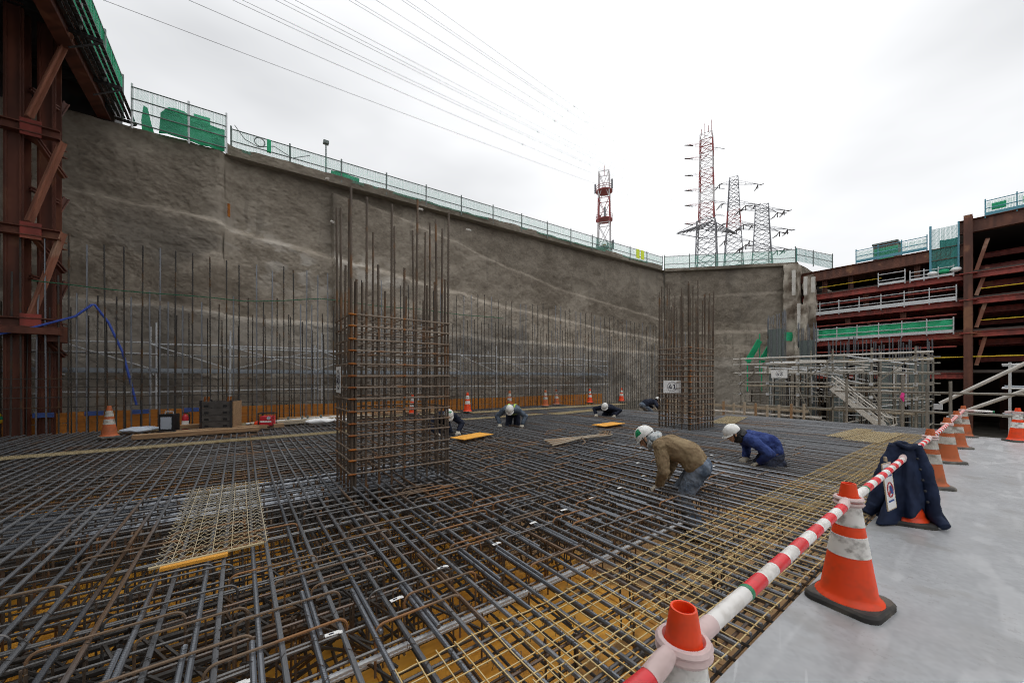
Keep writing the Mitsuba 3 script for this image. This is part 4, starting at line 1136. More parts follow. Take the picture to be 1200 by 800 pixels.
# ------------------------------------------------------------------ pylons, mast and power lines
def lattice(t, x, y, zs, ws, mats, rot=0.3, r=0.16, br=0.09):
    r, br = r * 0.85, br * 0.8
    for k in range(len(zs) - 1):
        z0, z1, w0, w1 = zs[k], zs[k + 1], ws[k] / 2, ws[k + 1] / 2
        c0 = [(-w0, -w0), (w0, -w0), (w0, w0), (-w0, w0)]
        c1 = [(-w1, -w1), (w1, -w1), (w1, w1), (-w1, w1)]
        ms = []
        R_ = place(x, y, 0, rot)
        for i in range(4):
            a0, a1 = np.r_[c0[i], z0], np.r_[c1[i], z1]
            b0, b1 = np.r_[c0[(i + 1) % 4], z0], np.r_[c1[(i + 1) % 4], z1]
            ms += [rod(a0, a1, r, 4), rod(a0, b1, br, 4), rod(b0, a1, br, 4), rod(a1, b1, br, 4)]
        obj('lattice_section', xf(cat(ms), R_), mats[k % len(mats)], t)


def arm(t, x, y, z, rot, L, h, mats, r=0.1, ins=True):
    R_ = place(x, y, 0, rot)
    r *= 0.55
    m = cat([rod((0, -0.9, z), (L, 0, z), r, 4), rod((0, 0.9, z), (L, 0, z), r, 4), rod((0, 0, z + h), (L, 0, z), r, 4), rod((L * .5, -.45, z), (L * .5, .45, z), r * .8, 4), rod((L * .5, 0, z + h * .5), (L * .5, .45, z), r * .8, 4)])
    obj('cross_arm', xf(m, R_), mats, t)
    if ins:
        for s in (-1, 1):
            obj('insulator', xf(tube([(L, 0, z - 0.1), (L + 0.3, s * 1.3, z - 0.9), (L + 0.4, s * 2.6, z - 1.2)], [0.1, 0.2, 0.1], 5), R_), 'm_insulator', t)
        obj('insulator', xf(rod((L, 0, z), (L, 0, z - 1.6), 0.16, 5), R_), 'm_insulator', t)
    return np.array((R_ @ [L, 0, z - 1.2, 1])[:3])


LEFT = math.atan2(0.593, -0.805)                                # the direction that runs to the left of the photograph
tm = thing('telecom_mast', 'red and white lattice telecom mast with round platforms, shortest of the towers', 'mast')
zs = [9, 18, 27, 33, 39, 45, 51.5]
lattice(tm, 71.6, 59, zs, [3.6, 3.3, 3.1, 2.9, 2.8, 2.6, 2.4], ['m_pylon_red', 'm_pylon_red', 'm_pylon_white', 'm_pylon_white', 'm_pylon_red', 'm_pylon_white'], 0.6, 0.2, 0.11)
for z in (26, 33, 40, 47):
    m = trimesh.creation.cylinder(2.0, 0.25, sections=18)
    obj('platform', (np.array(m.vertices) + [71.6, 59, z], m.faces), 'm_pylon_red' if z > 35 else 'm_pylon_grey', tm)
    rr = [tube([(71.6 + 2.0 * math.cos(q), 59 + 2.0 * math.sin(q), z + dz) for q in np.linspace(0, 6.283, 17)], 0.06, 4) for dz in (0.6, 1.1)]
    obj('platform_rail', cat(rr), 'm_pylon_red' if z > 35 else 'm_pylon_grey', tm)
for k in range(7):
    q = k * 0.9 + 0.3
    obj('antenna', rod((71.6 + 2.2 * math.cos(q), 59 + 2.2 * math.sin(q), 33 + (k % 3) * 7), (71.6 + 2.2 * math.cos(q), 59 + 2.2 * math.sin(q), 35.2 + (k % 3) * 7), 0.22, 6), 'm_pylon_grey', tm)
obj('ladder', box(71.2, 71.9, 58.6, 59.3, 9, 34), 'm_rust_orange', tm)
obj('lightning_rod', rod((71.6, 59, 51), (71.6, 59, 53.4), 0.08, 4), 'm_pylon_red', tm)
p2 = thing('pylon', 'tallest lattice pylon, red and white above a wide grey platform', 'pylon')
lattice(p2, 112.2, 53.9, [9, 14, 19, 24, 28.5, 33, 37, 41, 44.5, 48], [7.0, 6.7, 6.4, 6.1, 5.9, 5.6, 5.4, 5.2, 5.0, 4.8], ['m_pylon_grey'], 0.35, 0.2, 0.13)
lattice(p2, 112.2, 53.9, [48, 50.5, 53, 55.5, 58, 60.5, 63, 65.5, 68, 70, 72, 74], [4.0, 3.9, 3.8, 3.75, 3.7, 3.6, 3.5, 3.45, 3.4, 3.35, 3.3, 3.2], ['m_pylon_red', 'm_pylon_red', 'm_pylon_white', 'm_pylon_white'], 0.35, 0.17, 0.1)
R_ = place(112.2, 53.9, 0, LEFT)
pl = []
for k in range(-5, 6):
    pl += [rod((k * 1.35, -3.2 + abs(k) * 0.35, 45.6 - abs(k) * 0.45 + 1.5), (k * 1.35, 3.2 - abs(k) * 0.35, 45.6 - abs(k) * 0.45 + 1.5), 0.11, 4)]
for s in (-1, 1):
    pl += [rod((s * 9, 0, 44.6), (0, q, 47.2), 0.12, 4) for q in (-3, -1.5, 0, 1.5, 3)] + [rod((s * 9, 0, 44.6), (0, 0, 49.5), 0.1, 4), rod((0, 0, 43), (s * 9, 0, 44.6), 0.12, 4)]
obj('wide_platform', xf(cat(pl), R_), 'm_pylon_grey', p2)
tips = []
for z in (47.5, 53, 57.5, 62, 67, 71):
    tips.append(arm(p2, 112.2, 53.9, z, LEFT, 6.6, 1.0, 'm_pylon_red' if int(z) % 2 else 'm_pylon_white', 0.09, False))
    tp = tips[-1]
    obj('insulator', tube([tp + [0, 0, 1.2], tp + [1.3, -1.9, 0.6]], 0.15, 5), 'm_insulator', p2)
for z in (50, 54, 58, 70):
    arm(p2, 112.2, 53.9, z, LEFT + math.pi, 5.6, 0.8, 'm_pylon_grey', 0.08, False)
for k in range(4):
    obj('lightning_rod', rod((112.2 + (k % 2) * 2 - 1, 53.9 + (k // 2) * 2 - 1, 74), (112.2 + (k % 2) * 2 - 1, 53.9 + (k // 2) * 2 - 1, 76 + k % 2 * 2.5), 0.1, 4), 'm_pylon_red', p2)
p3 = thing('pylon', 'middle lattice pylon with drooping insulators, right of the tallest pylon', 'pylon')
lattice(p3, 140.4, 58.0, [9, 16, 22, 28, 33, 38, 42, 46, 50, 54, 57, 60, 63, 66, 69, 72], [9.5, 8.7, 8, 7.3, 6.8, 6.2, 5.8, 5.3, 4.9, 4.4, 4.1, 3.8, 3.5, 3.2, 2.9, 2.6], ['m_pylon_grey'] * 9 + ['m_pylon_red', 'm_pylon_red'] + ['m_pylon_grey'] * 4, 0.35, 0.2, 0.12)
for z, L in ((70, 8.5), (63, 7.5), (56, 6.5), (50, 5.5)):
    arm(p3, 140.4, 58.0, z, LEFT + math.pi, L, 1.6, 'm_pylon_grey', 0.11)
    arm(p3, 140.4, 58.0, z, LEFT, L * 0.6, 1.4, 'm_pylon_grey', 0.11)
p4 = thing('pylon', 'rightmost and lowest grey lattice pylon with bristling insulators', 'pylon')
lattice(p4, 131.3, 46.1, [9, 15, 20, 25, 30, 34, 38, 41, 44, 47, 50, 52.5, 55], [9, 8.3, 7.6, 6.9, 6.3, 5.7, 5.2, 4.8, 4.4, 4.1, 3.8, 3.6, 3.4], ['m_pylon_grey'], 0.35, 0.18, 0.11)
for z, L in ((54, 7), (48, 8), (42, 7)):
    for a in (LEFT, LEFT + math.pi):
        arm(p4, 131.3, 46.1, z, a, L, 1.3, 'm_pylon_grey', 0.11)
        arm(p4, 131.3, 46.1, z + 0.3, a + 0.35, L, 1.3, 'm_pylon_grey', 0.09)
far_pts = [(-6.72, 32.3, 24), (-2.82, 31.84, 26), (-0.53, 32.57, 28), (2.03, 33.09, 30), (3.46, 34.45, 32), (7.42, 33.94, 34), (9.89, 34.53, 36), (12.46, 35.04, 38), (15.04, 35.56, 40)]
ends = [np.array([108.9 + 0.06 * k, 56.4, 49.9 + 1.15 * k]) for k in range(9)]
wn = ['lowest', 'second lowest', 'third lowest', 'fourth lowest', 'middle', 'fourth highest', 'third highest', 'second highest', 'highest']
for k, (a, b) in enumerate(zip(far_pts, ends)):
    a = np.array(a, float)
    d = b - a
    s = np.linspace(-0.35, 1.0, 24)
    P = a + s[:, None] * d
    P[:, 2] += -1.2 * 4 * s * (1 - s) * 0.5
    t = thing('power_line', f'{wn[k]} of the nine power lines crossing the sky from the upper left', 'power line')
    obj('cable', tube(P, 0.015, 5), 'm_wire', t, True)
    if k in (2, 3, 5, 7):
        obj('cable', tube(P + [0.55, 0.2, 0.5], 0.014, 5), 'm_wire', t, True)
    if k in (1, 3, 5, 7, 8):
        q = a + 0.3 * d; q[2] -= 0.5
        obj('spacer', xf(tri(trimesh.creation.icosphere(1, 0.09)), place(*q)), 'm_wire', t)


# ------------------------------------------------------------------ traffic cones and the striped bars between them
def lathe(prof, n=28):
    p = np.array(prof, float)
    g = np.arange(n) * 2 * np.pi / n
    v = np.stack([p[:, None, 0] * np.cos(g), p[:, None, 0] * np.sin(g), np.repeat(p[:, None, 1], n, 1)], -1).reshape(-1, 3)
    i, j = np.meshgrid(np.arange(len(p) - 1), np.arange(n), indexing='ij')
    i, j = i.ravel(), j.ravel()
    A, B, C_, D = i * n + j, i * n + (j + 1) % n, (i + 1) * n + (j + 1) % n, (i + 1) * n + j
    return v, np.vstack([np.stack([A, B, C_], 1), np.stack([A, C_, D], 1)])


def cone_r(z):
    return 0.135 + (z - 0.04) * (0.034 - 0.135) / 0.66


def cone_meshes():
    prof = [(0.158, 0.036), (0.152, 0.048), (0.139, 0.06)] + [(cone_r(z), z) for z in np.linspace(0.08, 0.694, 12)] + [(0.033, 0.700), (0.028, 0.700), (0.026, 0.694), (0.029, 0.64), (0.05, 0.5)]
    body = lathe(prof)
    bands = [lathe([(cone_r(a) - 0.001, a), (cone_r(a) + 0.0022, a + 0.002), (cone_r(b) + 0.0022, b - 0.002), (cone_r(b) - 0.001, b)]) for a, b in ((0.29, 0.405), (0.46, 0.59))]
    sq = m3.CrossSection.square((0.21, 0.21), True).offset(0.068, m3.JoinType.Round, 2.0, 32)
    lo, hi = sq.extrude(0.026), sq.offset(-0.012, m3.JoinType.Round, 2.0, 32).extrude(0.04)
    me = m3.Manifold.batch_hull([lo, hi]).to_mesh()
    return body, bands, (me.vert_properties[:, :3], me.tri_verts)


CB, CBANDS, CBASE = cone_meshes()
cone_shapes = {}


def cone(x, y, label, old=False, rz=None, z=0.0, lean=0.0, group=None, s=1.0):
    t = thing('traffic_cone', label, 'traffic cone', group)
    if not cone_shapes:
        cone_shapes['b'] = ply(CB, 'm_cone_red', 35); cone_shapes['w'] = [ply(b, 'm_cone_band', 35) for b in CBANDS]; cone_shapes['p'] = ply(CBASE, 'm_cone_base', 25)
    M = place(x, y, z, rng.uniform(0, 6) if rz is None else rz, s)
    L = np.eye(4); L[0, 2] = lean * 0.0
    if lean:
        c, k = math.cos(lean), math.sin(lean)
        M = M @ np.array([[c, 0, k, 0], [0, 1, 0, 0], [-k, 0, c, 0], [0, 0, 0, 1.0]])

    def again(d, old_key):
        d = dict(d)
        if old: d['bsdf'] = {'type': 'ref', 'id': old_key}
        return d
    obj('body', again(cone_shapes['b'], 'm_cone_old'), None, t, to=M)
    for w in cone_shapes['w']:
        obj('white_band', again(w, 'm_cone_band_old'), None, t, to=M)
    obj('base', again(cone_shapes['p'], 'm_cone_base_old'), None, t, to=M)
    return t


CONES = [(-1.0, 0.52), (0.965, 0.525), (2.89, 0.565), (4.93, 0.575), (6.76, 0.575), (8.93, 0.585), (10.91, 0.60), (13.10, 0.62)]
EDGE = ['orange and white cone at the very start of the barrier row, beside the viewer', 'scuffed white banded cone cut off by the bottom edge, nearest to the viewer', 'vivid red orange cone with two white bands, standing left of the navy jacket', 'cone buried under the navy jacket at the slab edge', 'faded orange cone right behind the navy jacket', 'faded orange cone, second behind the navy jacket', 'faded orange cone, third behind the navy jacket', 'orange cone standing at the far corner of the slab, last of the row']
for k, ((x, y), lab) in enumerate(zip(CONES, EDGE)):
    cone(x, y, lab, old=k in (4, 5, 6, 7), rz=0.12 + 0.1 * k if k != 2 else -0.13)
cone(13.0, -0.10, 'bright red and white cone on the slab at the right edge of the picture', rz=0.5)
cone(-2.3, 11.55, 'faded salmon orange cone standing alone at the left beside the timber planks', old=True, z=0.04, s=0.98, rz=0.3)
for k, (x, y) in enumerate(((4.75, 12.2), (6.87, 12.15), (9.27, 12.75), (11.1, 12.5), (12.2, 12.95), (14.4, 12.8), (16.85, 12.7))):
    cone(x, y, ['far cone half hidden behind the nearest column cage', 'far cone behind the person with the green cross helmet, right of the nearest cage', 'far cone behind the worker in the lime vest', 'left one of the two far cones standing close together', 'right one of the two far cones standing close together', 'far cone in front of the right end of the orange formwork strip', 'farthest cone, beside the stooping worker in black near the far column cage'][k], old=k in (2, 3, 4), z=0.04, s=1.06)


def cone_bar(x0, y0, x1, y1, label, z=0.595):
    t = thing('barrier_bar', label, 'barrier bar')
    a, b = np.array([x0, y0, z]), np.array([x1, y1, z + 0.0])
    u = (b - a) / np.linalg.norm(b - a)
    L = np.linalg.norm(b - a)
    for e, s in ((a, 1), (b, -1)):                               # ring that sits over the cone
        R0 = lathe([(0.050, -0.009), (0.066, -0.011), (0.073, 0.0), (0.066, 0.009), (0.055, 0.011), (0.050, -0.009)], 22)
        zz = 0.0 if s > 0 else 0.024
        arm_ = tube([e + u * s * 0.07 + [0, 0, zz], e + u * s * 0.10 + [0, 0, zz * 0.6], e + u * s * 0.16], [0.02, 0.026, 0.0265], 14)
        obj('ring', cat([xf(R0, place(e[0], e[1], e[2] + zz)), arm_]), 'm_bar_ring', t, 40)
    s0, s1 = 0.15, L - 0.15
    obj('white_end', tube([a + u * s0, a + u * (s0 + 0.26)], 0.0245, 14), 'm_bar_white', t, 40)
    obj('green_band', tube([a + u * (s0 + 0.26), a + u * (s0 + 0.282)], 0.026, 14), 'm_bar_green', t, 40)
    q, k = s0 + 0.282, 0
    n = int(round((s1 - q - 0.1) / 0.115))
    w = (s1 - q) / n
    for i in range(n):
        red = i % 2 == 0
        obj('red_stripe' if red else 'white_stripe', tube([a + u * (q + i * w), a + u * (q + (i + 1) * w)], 0.0248 if red else 0.0240, 14), 'm_bar_red' if red else 'm_bar_white', t, 40)


BL = ['red and white striped bar leading out of the picture at the bottom', 'red and white striped bar between the two nearest cones', 'red and white striped bar from the red orange cone to the navy jacket', 'red and white striped bar running behind the navy jacket', 'red and white striped bar between the first two faded cones', 'red and white striped bar between the second and third faded cones', 'red and white striped bar at the far end of the slab edge']
for k in range(7):
    (xa, ya), (xb, yb) = CONES[k], CONES[k + 1]
    cone_bar(xa, ya, xb, yb, BL[k], 0.585 + 0.004 * (k % 2))
cone_bar(13.10, 0.62, 13.0, -0.10, 'red and white striped bar across the slab end behind the faded cones')
cone_bar(13.0, -0.10, 13.1, -2.1, 'red and white striped bar leaving the picture at the right edge')

# navy work jacket hung over a cone, and the small notice beside it
jx, jy = 4.93, 0.575
th_ = np.linspace(0, 2 * np.pi, 121)
zz_ = np.linspace(0.02, 0.745, 44)
TH, Z = np.meshgrid(th_, zz_)
fold = 0.5 + 0.5 * np.sin(TH * 7 + 2.2 * np.sin(TH * 2 + 1) + 1.6 * Z)
fold2 = meshkit.fbm(np.stack([np.cos(TH) * 2.2, np.sin(TH) * 2.2, Z * 3.0], -1), 4, 7)
spread = np.clip((0.74 - Z) / 0.72, 0, 1)
Rr = 0.053 + 0.085 * spread ** 0.8 + 0.062 * spread * fold ** 1.6 + 0.10 * spread * (fold2 - 0.5)
Rr += 0.16 * np.exp(-((np.angle(np.exp(1j * (TH - 2.75)))) / 0.30) ** 2) * spread ** 1.6 + 0.10 * np.exp(-((np.angle(np.exp(1j * (TH + 1.15)))) / 0.22) ** 2) * spread ** 2.2
Rr = np.where(Z > 0.70, Rr * np.sqrt(np.clip((0.752 - Z) / 0.052, 0.0, 1)), Rr)
hem = 0.05 + 0.10 * np.clip(np.cos(TH + 2.1), 0, 1) ** 2 + 0.02 * np.sin(TH * 5)
hem = np.where(np.exp(-((np.angle(np.exp(1j * (TH - 2.75)))) / 0.35) ** 2) + np.exp(-((np.angle(np.exp(1j * (TH + 1.15)))) / 0.28) ** 2) > 0.3, 0.015, hem)
Zm = hem + (Z - 0.02) / 0.725 * (0.715 - hem)
P = np.stack([jx + Rr * np.cos(TH), jy + Rr * np.sin(TH), Zm], -1)
Pi = np.stack([jx + (Rr - 0.012) * np.cos(TH), jy + (Rr - 0.012) * np.sin(TH), Zm - 0.004], -1)
jk = thing('draped_jacket', 'navy blue work jacket draped over a cone with its sleeves hanging to the slab', 'jacket')
obj('jacket_body', grid_mesh(np.concatenate([Pi[::-1], P], 0)), 'm_navy', jk, True)


def cloth_tube(pts, rads, seed, n=16, amp=0.25):
    P_ = np.array(pts, float)
    s = np.linspace(0, 1, len(P_))
    q = np.linspace(0, 1, 40)
    Q = np.stack([np.interp(q, s, P_[:, i]) for i in range(3)], 1)
    for _ in range(3):
        Q[1:-1] = (Q[:-2] + 2 * Q[1:-1] + Q[2:]) / 4
    rr = np.interp(q, s, rads)
    v, f = tube(Q, rr, n)
    c = np.repeat(Q, n, 0)
    k = 1 + amp * (2 * meshkit.fbm(v * 14 + seed, 4, seed) - 1)
    return c + (v - c) * k[:, None], f


obj('sleeve', cloth_tube([(jx + 0.03, jy - 0.06, 0.70), (jx + 0.03, jy - 0.12, 0.52), (jx + 0.02, jy - 0.16, 0.28), (jx + 0.0, jy - 0.18, 0.09), (jx - 0.06, jy - 0.25, 0.04)], [0.045, 0.05, 0.05, 0.045, 0.035], 3), 'm_navy', jk, True)
obj('sleeve', cloth_tube([(jx - 0.02, jy + 0.05, 0.70), (jx - 0.10, jy + 0.12, 0.42), (jx - 0.15, jy + 0.17, 0.16), (jx - 0.2, jy + 0.22, 0.05)], [0.05, 0.065, 0.06, 0.04], 5), 'm_navy', jk, True)
obj('collar', cloth_tube([(jx + 0.07 * math.cos(a), jy + 0.07 * math.sin(a), 0.70 + 0.018 * math.sin(3 * a)) for a in np.linspace(0, 6.28, 14)], [0.022] * 14, 8, 10, 0.35), 'm_navy', jk, True)
for k in range(5):
    a_ = 4.05
    zb = 0.60 - 0.09 * k
    rb = 0.055 + 0.115 * ((0.74 - zb) / 0.72) ** 0.8 + 0.055 * (0.74 - zb) / 0.72 + 0.012
    obj('button', xf(tri(trimesh.creation.icosphere(1, 0.011)), place(jx + rb * math.cos(a_), jy + rb * math.sin(a_), zb)), 'm_strap', jk, True)
nt = thing('hanging_notice', 'small laminated notice with a red ring symbol hanging from the barrier bar by the jacket', 'notice')
ang = math.radians(-7)
nm = place(4.50, 0.60, 0, ang)
nm = nm @ np.array([[1, 0, 0, 0], [0, math.cos(-0.1), -math.sin(-0.1), 0], [0, math.sin(-0.1), math.cos(-0.1), 0.20], [0, 0, 0, 1]])
obj('sheet', xf(box(-0.095, 0.095, -0.003, 0.003, 0, 0.38), nm), 'm_paper', nt)
obj('border', xf(cat([box(-0.102, -0.095, -0.004, 0.004, -0.007, 0.387), box(0.095, 0.102, -0.004, 0.004, -0.007, 0.387), box(-0.095, 0.095, -0.004, 0.004, -0.007, -0.0001), box(-0.095, 0.095, -0.004, 0.004, 0.3801, 0.387)]), nm), 'm_tape', nt)
for sd in (-1, 1):
    y = 0.0042 * sd
    obj('ring_symbol', xf(tube([(0.06 * math.cos(a), y, 0.16 + 0.06 * math.sin(a)) for a in np.linspace(0, 6.3, 30)], 0.006, 5), nm), 'm_ink_red', nt)
    obj('slash', xf(tube([(-0.04, y, 0.12), (0.04, y, 0.20)], 0.006, 5), nm), 'm_ink_red', nt)
    obj('pictogram', xf(cat([tube([(0.0, y, 0.13), (0.005, y, 0.17), (0.0, y, 0.19)], [0.02, 0.014, 0.012], 6)]), nm), 'm_ink_blue', nt)
    for z in (0.27, 0.30, 0.335, 0.06):
        obj('print_line', xf(box(-0.08 + 0.02 * (z < 0.1), 0.08 - 0.02 * (z < 0.1), min(y, y * 1.2), max(y, y * 1.2), z, z + 0.014), nm), 'm_ink_blue', nt)
obj('string', xf(tube([(0, 0, 0.40), (0.0, 0.0, 0.44)], 0.012, 6), nm), 'm_tape', nt)


# ------------------------------------------------------------------ number signs
def number_sign(text, x, y, z, w, h, rz, label, lean=0.0):
    t = thing('number_sign', label, 'sign')
    M = place(x, y, z, rz)
    obj('sheet', xf(box(-w / 2, w / 2, 0, 0.004, -h / 2, h / 2), M), 'm_paper', t)
    tm_ = meshkit.text_mesh(text, h * 0.36, 0.002, True)
    v = np.array(tm_.vertices); c = (v.max(0) + v.min(0)) / 2
    v = np.c_[v[:, 0] - c[0], -0.002 - v[:, 2] * 0.5, v[:, 1] - c[1]]
    obj('lettering', xf((v, tm_.faces), M), 'm_ink', t)
    r = h * 0.36
    obj('circle', xf(tube([(r * math.cos(a), -0.0015, r * math.sin(a)) for a in np.linspace(0, 2 * math.pi, 33)], h * 0.016, 4, False), M), 'm_ink', t)


number_sign('41', 8.93, 5.16, 1.10, 0.43, 0.32, -0.78, 'white paper sign reading 41 in a circle, tied to the farther column cage')
number_sign('40', 1.02, 5.22, 1.30, 0.40, 0.34, -math.pi / 2 - 0.06, 'white paper sign with a circled 40, on the left side of the nearest column cage')
number_sign('42', 18.36, 5.8, 1.5, 0.56, 0.34, -math.pi / 2 + 0.2, 'white paper sign with a circled 42, on the pipe scaffold at the right')


# ------------------------------------------------------------------ loose things on the mat
def slab_board(x, y, L, W, rz, z, label, material='m_board', t_=0.014, name='plywood_board'):
    tag(obj(name, xf(box(-L / 2, L / 2, -W / 2, W / 2, 0, t_), place(x, y, z, rz)), material), label, 'board')


slab_board(4.03, 6.92, 0.93, 0.42, 0.30, 0.06, 'bright orange plywood board lying before the worker with the green cross helmet')
slab_board(8.05, 6.48, 0.95, 0.42, 0.08, 0.06, 'bright orange plywood board lying in front of the far stooping worker')
for k, (x0, y0, x1, y1, z, w, lab) in enumerate((
        (-1.85, 10.98, 0.35, 11.05, 0.03, 0.22, 'long reddish timber plank in front of the dark crate'),
        (-1.2, 11.3, 0.9, 11.5, 0.03, 0.2, 'timber plank under the dark crate'),
        (-1.2, 12.0, -0.1, 12.0, 0.09, 0.2, 'short raised timber plank left of the dark crate'),
        (0.2, 11.9, 3.4, 12.4, 0.04, 0.3, 'long pale timber plank running right from the dark crate'),
        (0.9, 12.9, 6.2, 13.1, 0.04, 0.25, 'long timber plank at the foot of the orange formwork strip'))):
    tag(obj('timber_plank', beam((x0, y0, z + 0.045), (x1, y1, z + 0.045), w, 0.09), 'm_timber' if k != 3 else 'm_timber_grey'), lab, 'plank')
for k in range(3):
    tag(obj('steel_pipe', rod((0.1 + 0.2 * k, 12.25 + 0.09 * k, 0.08), (2.7, 12.9 + 0.09 * k, 0.08), 0.035, 8), 'm_galv'), f'grey steel pipe lying between the crate and the formwork strip, {("front", "middle", "rear")[k]} of three', 'pipe')
ct = thing('form_crate', 'dark steel framed crate of weathered panels standing on planks at the left', 'crate')
cx0, cy0, W_, D_, H_ = -0.72, 11.4, 0.62, 0.5, 0.66
M = place(cx0 + 0.31, cy0 + 0.25, 0.09, -0.35)
for (a, b) in ((-1, -1), (1, -1), (1, 1), (-1, 1)):
    obj('corner_post', xf(box(a * 0.31 - 0.02, a * 0.31 + 0.02, b * 0.25 - 0.02, b * 0.25 + 0.02, 0, H_ + 0.03), M), 'm_dark_steel', ct)
for i in range(4):
    z = 0.03 + i * 0.16
    for a in (-1, 1):
        obj('panel', xf(box(-0.285, 0.285, a * 0.25 - 0.012, a * 0.25 + 0.012, z, z + 0.145), M), 'm_crate', ct)
        obj('panel', xf(box(a * 0.31 - 0.012, a * 0.31 + 0.012, -0.225, 0.225, z, z + 0.145), M), 'm_crate', ct)
    for a in (-0.19, 0.19):
        obj('slot', xf(box(a - 0.045, a + 0.045, -0.268, -0.264, z + 0.02, z + 0.07), M), 'm_black_plastic', ct)
for a in (-0.26, -0.18, 0.22, 0.27):
    obj('top_bracket', xf(rod((a, -0.2, H_), (a + 0.02, -0.2, H_ + 0.12), 0.018), M), 'm_rust_orange', ct)
obj('brown_edge', xf(box(0.335, 0.352, -0.24, 0.24, 0.02, H_), M), 'm_timber', ct)
eb = thing('equipment_case', 'black case with a pale blue front panel standing by the formwork strip at the left', 'equipment case')
M = place(-1.42, 12.2, 0.05, -0.5)
obj('case', xf(box(-0.16, 0.16, -0.1, 0.1, 0, 0.40), M), 'm_black_plastic', eb)
obj('front_panel', xf(box(-0.118, 0.118, -0.108, -0.102, 0.04, 0.33), M), 'm_pale_panel', eb)
obj('handle', xf(tube([(-0.09, 0, 0.40), (-0.09, 0, 0.45), (0.09, 0, 0.45), (0.09, 0, 0.40)], 0.012, 6), M), 'm_galv', eb)
ex = thing('fire_extinguisher', 'small red fire extinguisher beside the black case at the left', 'fire extinguisher')
obj('cylinder', xf(lathe([(0.0, 0), (0.06, 0), (0.065, 0.02), (0.065, 0.30), (0.045, 0.35), (0.02, 0.37), (0.02, 0.4), (0, 0.4)], 16), place(-1.12, 12.1, 0.05)), 'm_red_paint', ex, 40)
obj('label', xf(lathe([(0.066, 0.12), (0.0665, 0.12), (0.0665, 0.22), (0.066, 0.22)], 16), place(-1.12, 12.1, 0.05)), 'm_paper', ex)
obj('valve', xf(cat([box(-0.05, 0.05, -0.012, 0.012, 0.4, 0.43), tube([(0.03, 0, 0.41), (0.085, 0, 0.36), (0.08, 0, 0.15)], 0.01, 5)]), place(-1.12, 12.1, 0.05)), 'm_black_plastic', ex)
gm = thing('portable_machine', 'small red and black portable machine with carrying frame, between crate and column cage', 'machine')
M = place(0.55, 11.5, 0.05, -0.4)
gb_ = m3.Manifold.batch_hull([m3.Manifold.sphere(0.03, 12).translate((a, b, c)) for a in (-0.12, 0.12) for b in (-0.09, 0.09) for c in (0.06, 0.26)]).to_mesh()
obj('housing', xf((gb_.vert_properties[:, :3], gb_.tri_verts), M), 'm_red_paint', gm, 40)
obj('frame', xf(cat([tube([(-0.17, s * 0.12, 0.015), (-0.17, s * 0.12, 0.36), (0.17, s * 0.12, 0.36), (0.17, s * 0.12, 0.015), (-0.17, s * 0.12, 0.015)], 0.016, 6) for s in (-1, 1)] + [tube([(-0.17, -0.12, 0.36), (-0.17, 0.12, 0.36)], 0.016, 6), tube([(0.17, -0.12, 0.36), (0.17, 0.12, 0.36)], 0.016, 6)]), M), 'm_black_plastic', gm, 40)
obj('white_stripe', xf(box(-0.13, 0.13, -0.126, -0.122, 0.13, 0.17), M), 'm_paper', gm)
obj('gauge', xf(lathe([(0, 0.002), (0.045, 0.002), (0.045, -0.006), (0, -0.006)], 14), M @ np.array([[1, 0, 0, 0.07], [0, 0, 1, -0.124], [0, -1, 0, 0.24], [0, 0, 0, 1]])), 'm_pale_panel', gm)
obj('side_tank', xf(tri(trimesh.creation.icosphere(2, 0.07)), M @ place(-0.24, 0, 0.09)), 'm_cone_red', gm, True)
for k, (x, y, a, s) in enumerate(((1.75, 11.35, 0.1, 1.0), (2.35, 11.45, 0.25, 0.8))):
    v, f = tri(trimesh.creation.icosphere(3, 0.5))
    v = v * [0.75 * s, 0.34, 0.16] ; v = v + 0.05 * (meshkit.fbm(v * 7, 3, k)[:, None] - 0.5)
    tag(obj('white_sheet_roll', xf((v, f), place(x, y, 0.13, a)), 'm_paper', None, True), ('crumpled white plastic sheet left of the nearest column cage', 'smaller crumpled white sheet partly behind the nearest column cage')[k], 'plastic sheet')
v, f = tri(trimesh.creation.icosphere(3, 0.5))
v = v * [0.75, 0.4, 0.13]; v = v + 0.07 * (meshkit.fbm(v * 6, 3, 9)[:, None] - 0.5)
tag(obj('blue_grey_sheet', xf((v, f), place(-1.95, 12.45, 0.08, 0.1)), 'm_pale_panel', None, True), 'crumpled pale blue plastic sheet behind the lone left cone', 'plastic sheet')
for k, (x, y) in enumerate(((1.0, 12.2), (1.5, 12.3))):
    tag(obj('metal_bracket', cat([box(x, x + 0.5, y, y + 0.08, 0.10, 0.13), box(x + 0.05, x + 0.1, y, y + 0.06, 0.13, 0.22), box(x + 0.4, x + 0.45, y, y + 0.06, 0.13, 0.22)]), 'm_rail_dark'), f'{("left", "right")[k]} dark metal bracket on the plank left of the nearest column cage', 'bracket')
bb = thing('bent_bar_bundle', 'loose bundle of bent rusty bars lying on the mat in the middle of the picture', 'rebar bundle')
for k in range(7):
    o = k * 0.035
    P = [(4.75 + jit(0.1), 5.12 + o, 0.05 + 0.012 * k), (5.6, 5.18 + o + jit(0.04), 0.09), (6.4, 5.10 + o + jit(0.05), 0.09), (6.52, 5.15 + o, 0.15 if k % 2 else 0.09), (6.5 + jit(0.05), 5.28 + o, 0.12)]
    obj('bent_bar', tube(P, 0.014, 6), 'm_bar_hook' if k % 2 else 'm_timber_grey', bb, 40)
obj('bent_bar', tube([(5.35, 4.95, 0.03), (5.5, 5.0, 0.05), (5.6, 5.2, 0.1), (5.9, 5.3, 0.09)], 0.013, 6), 'm_bar_hook', bb, 40)
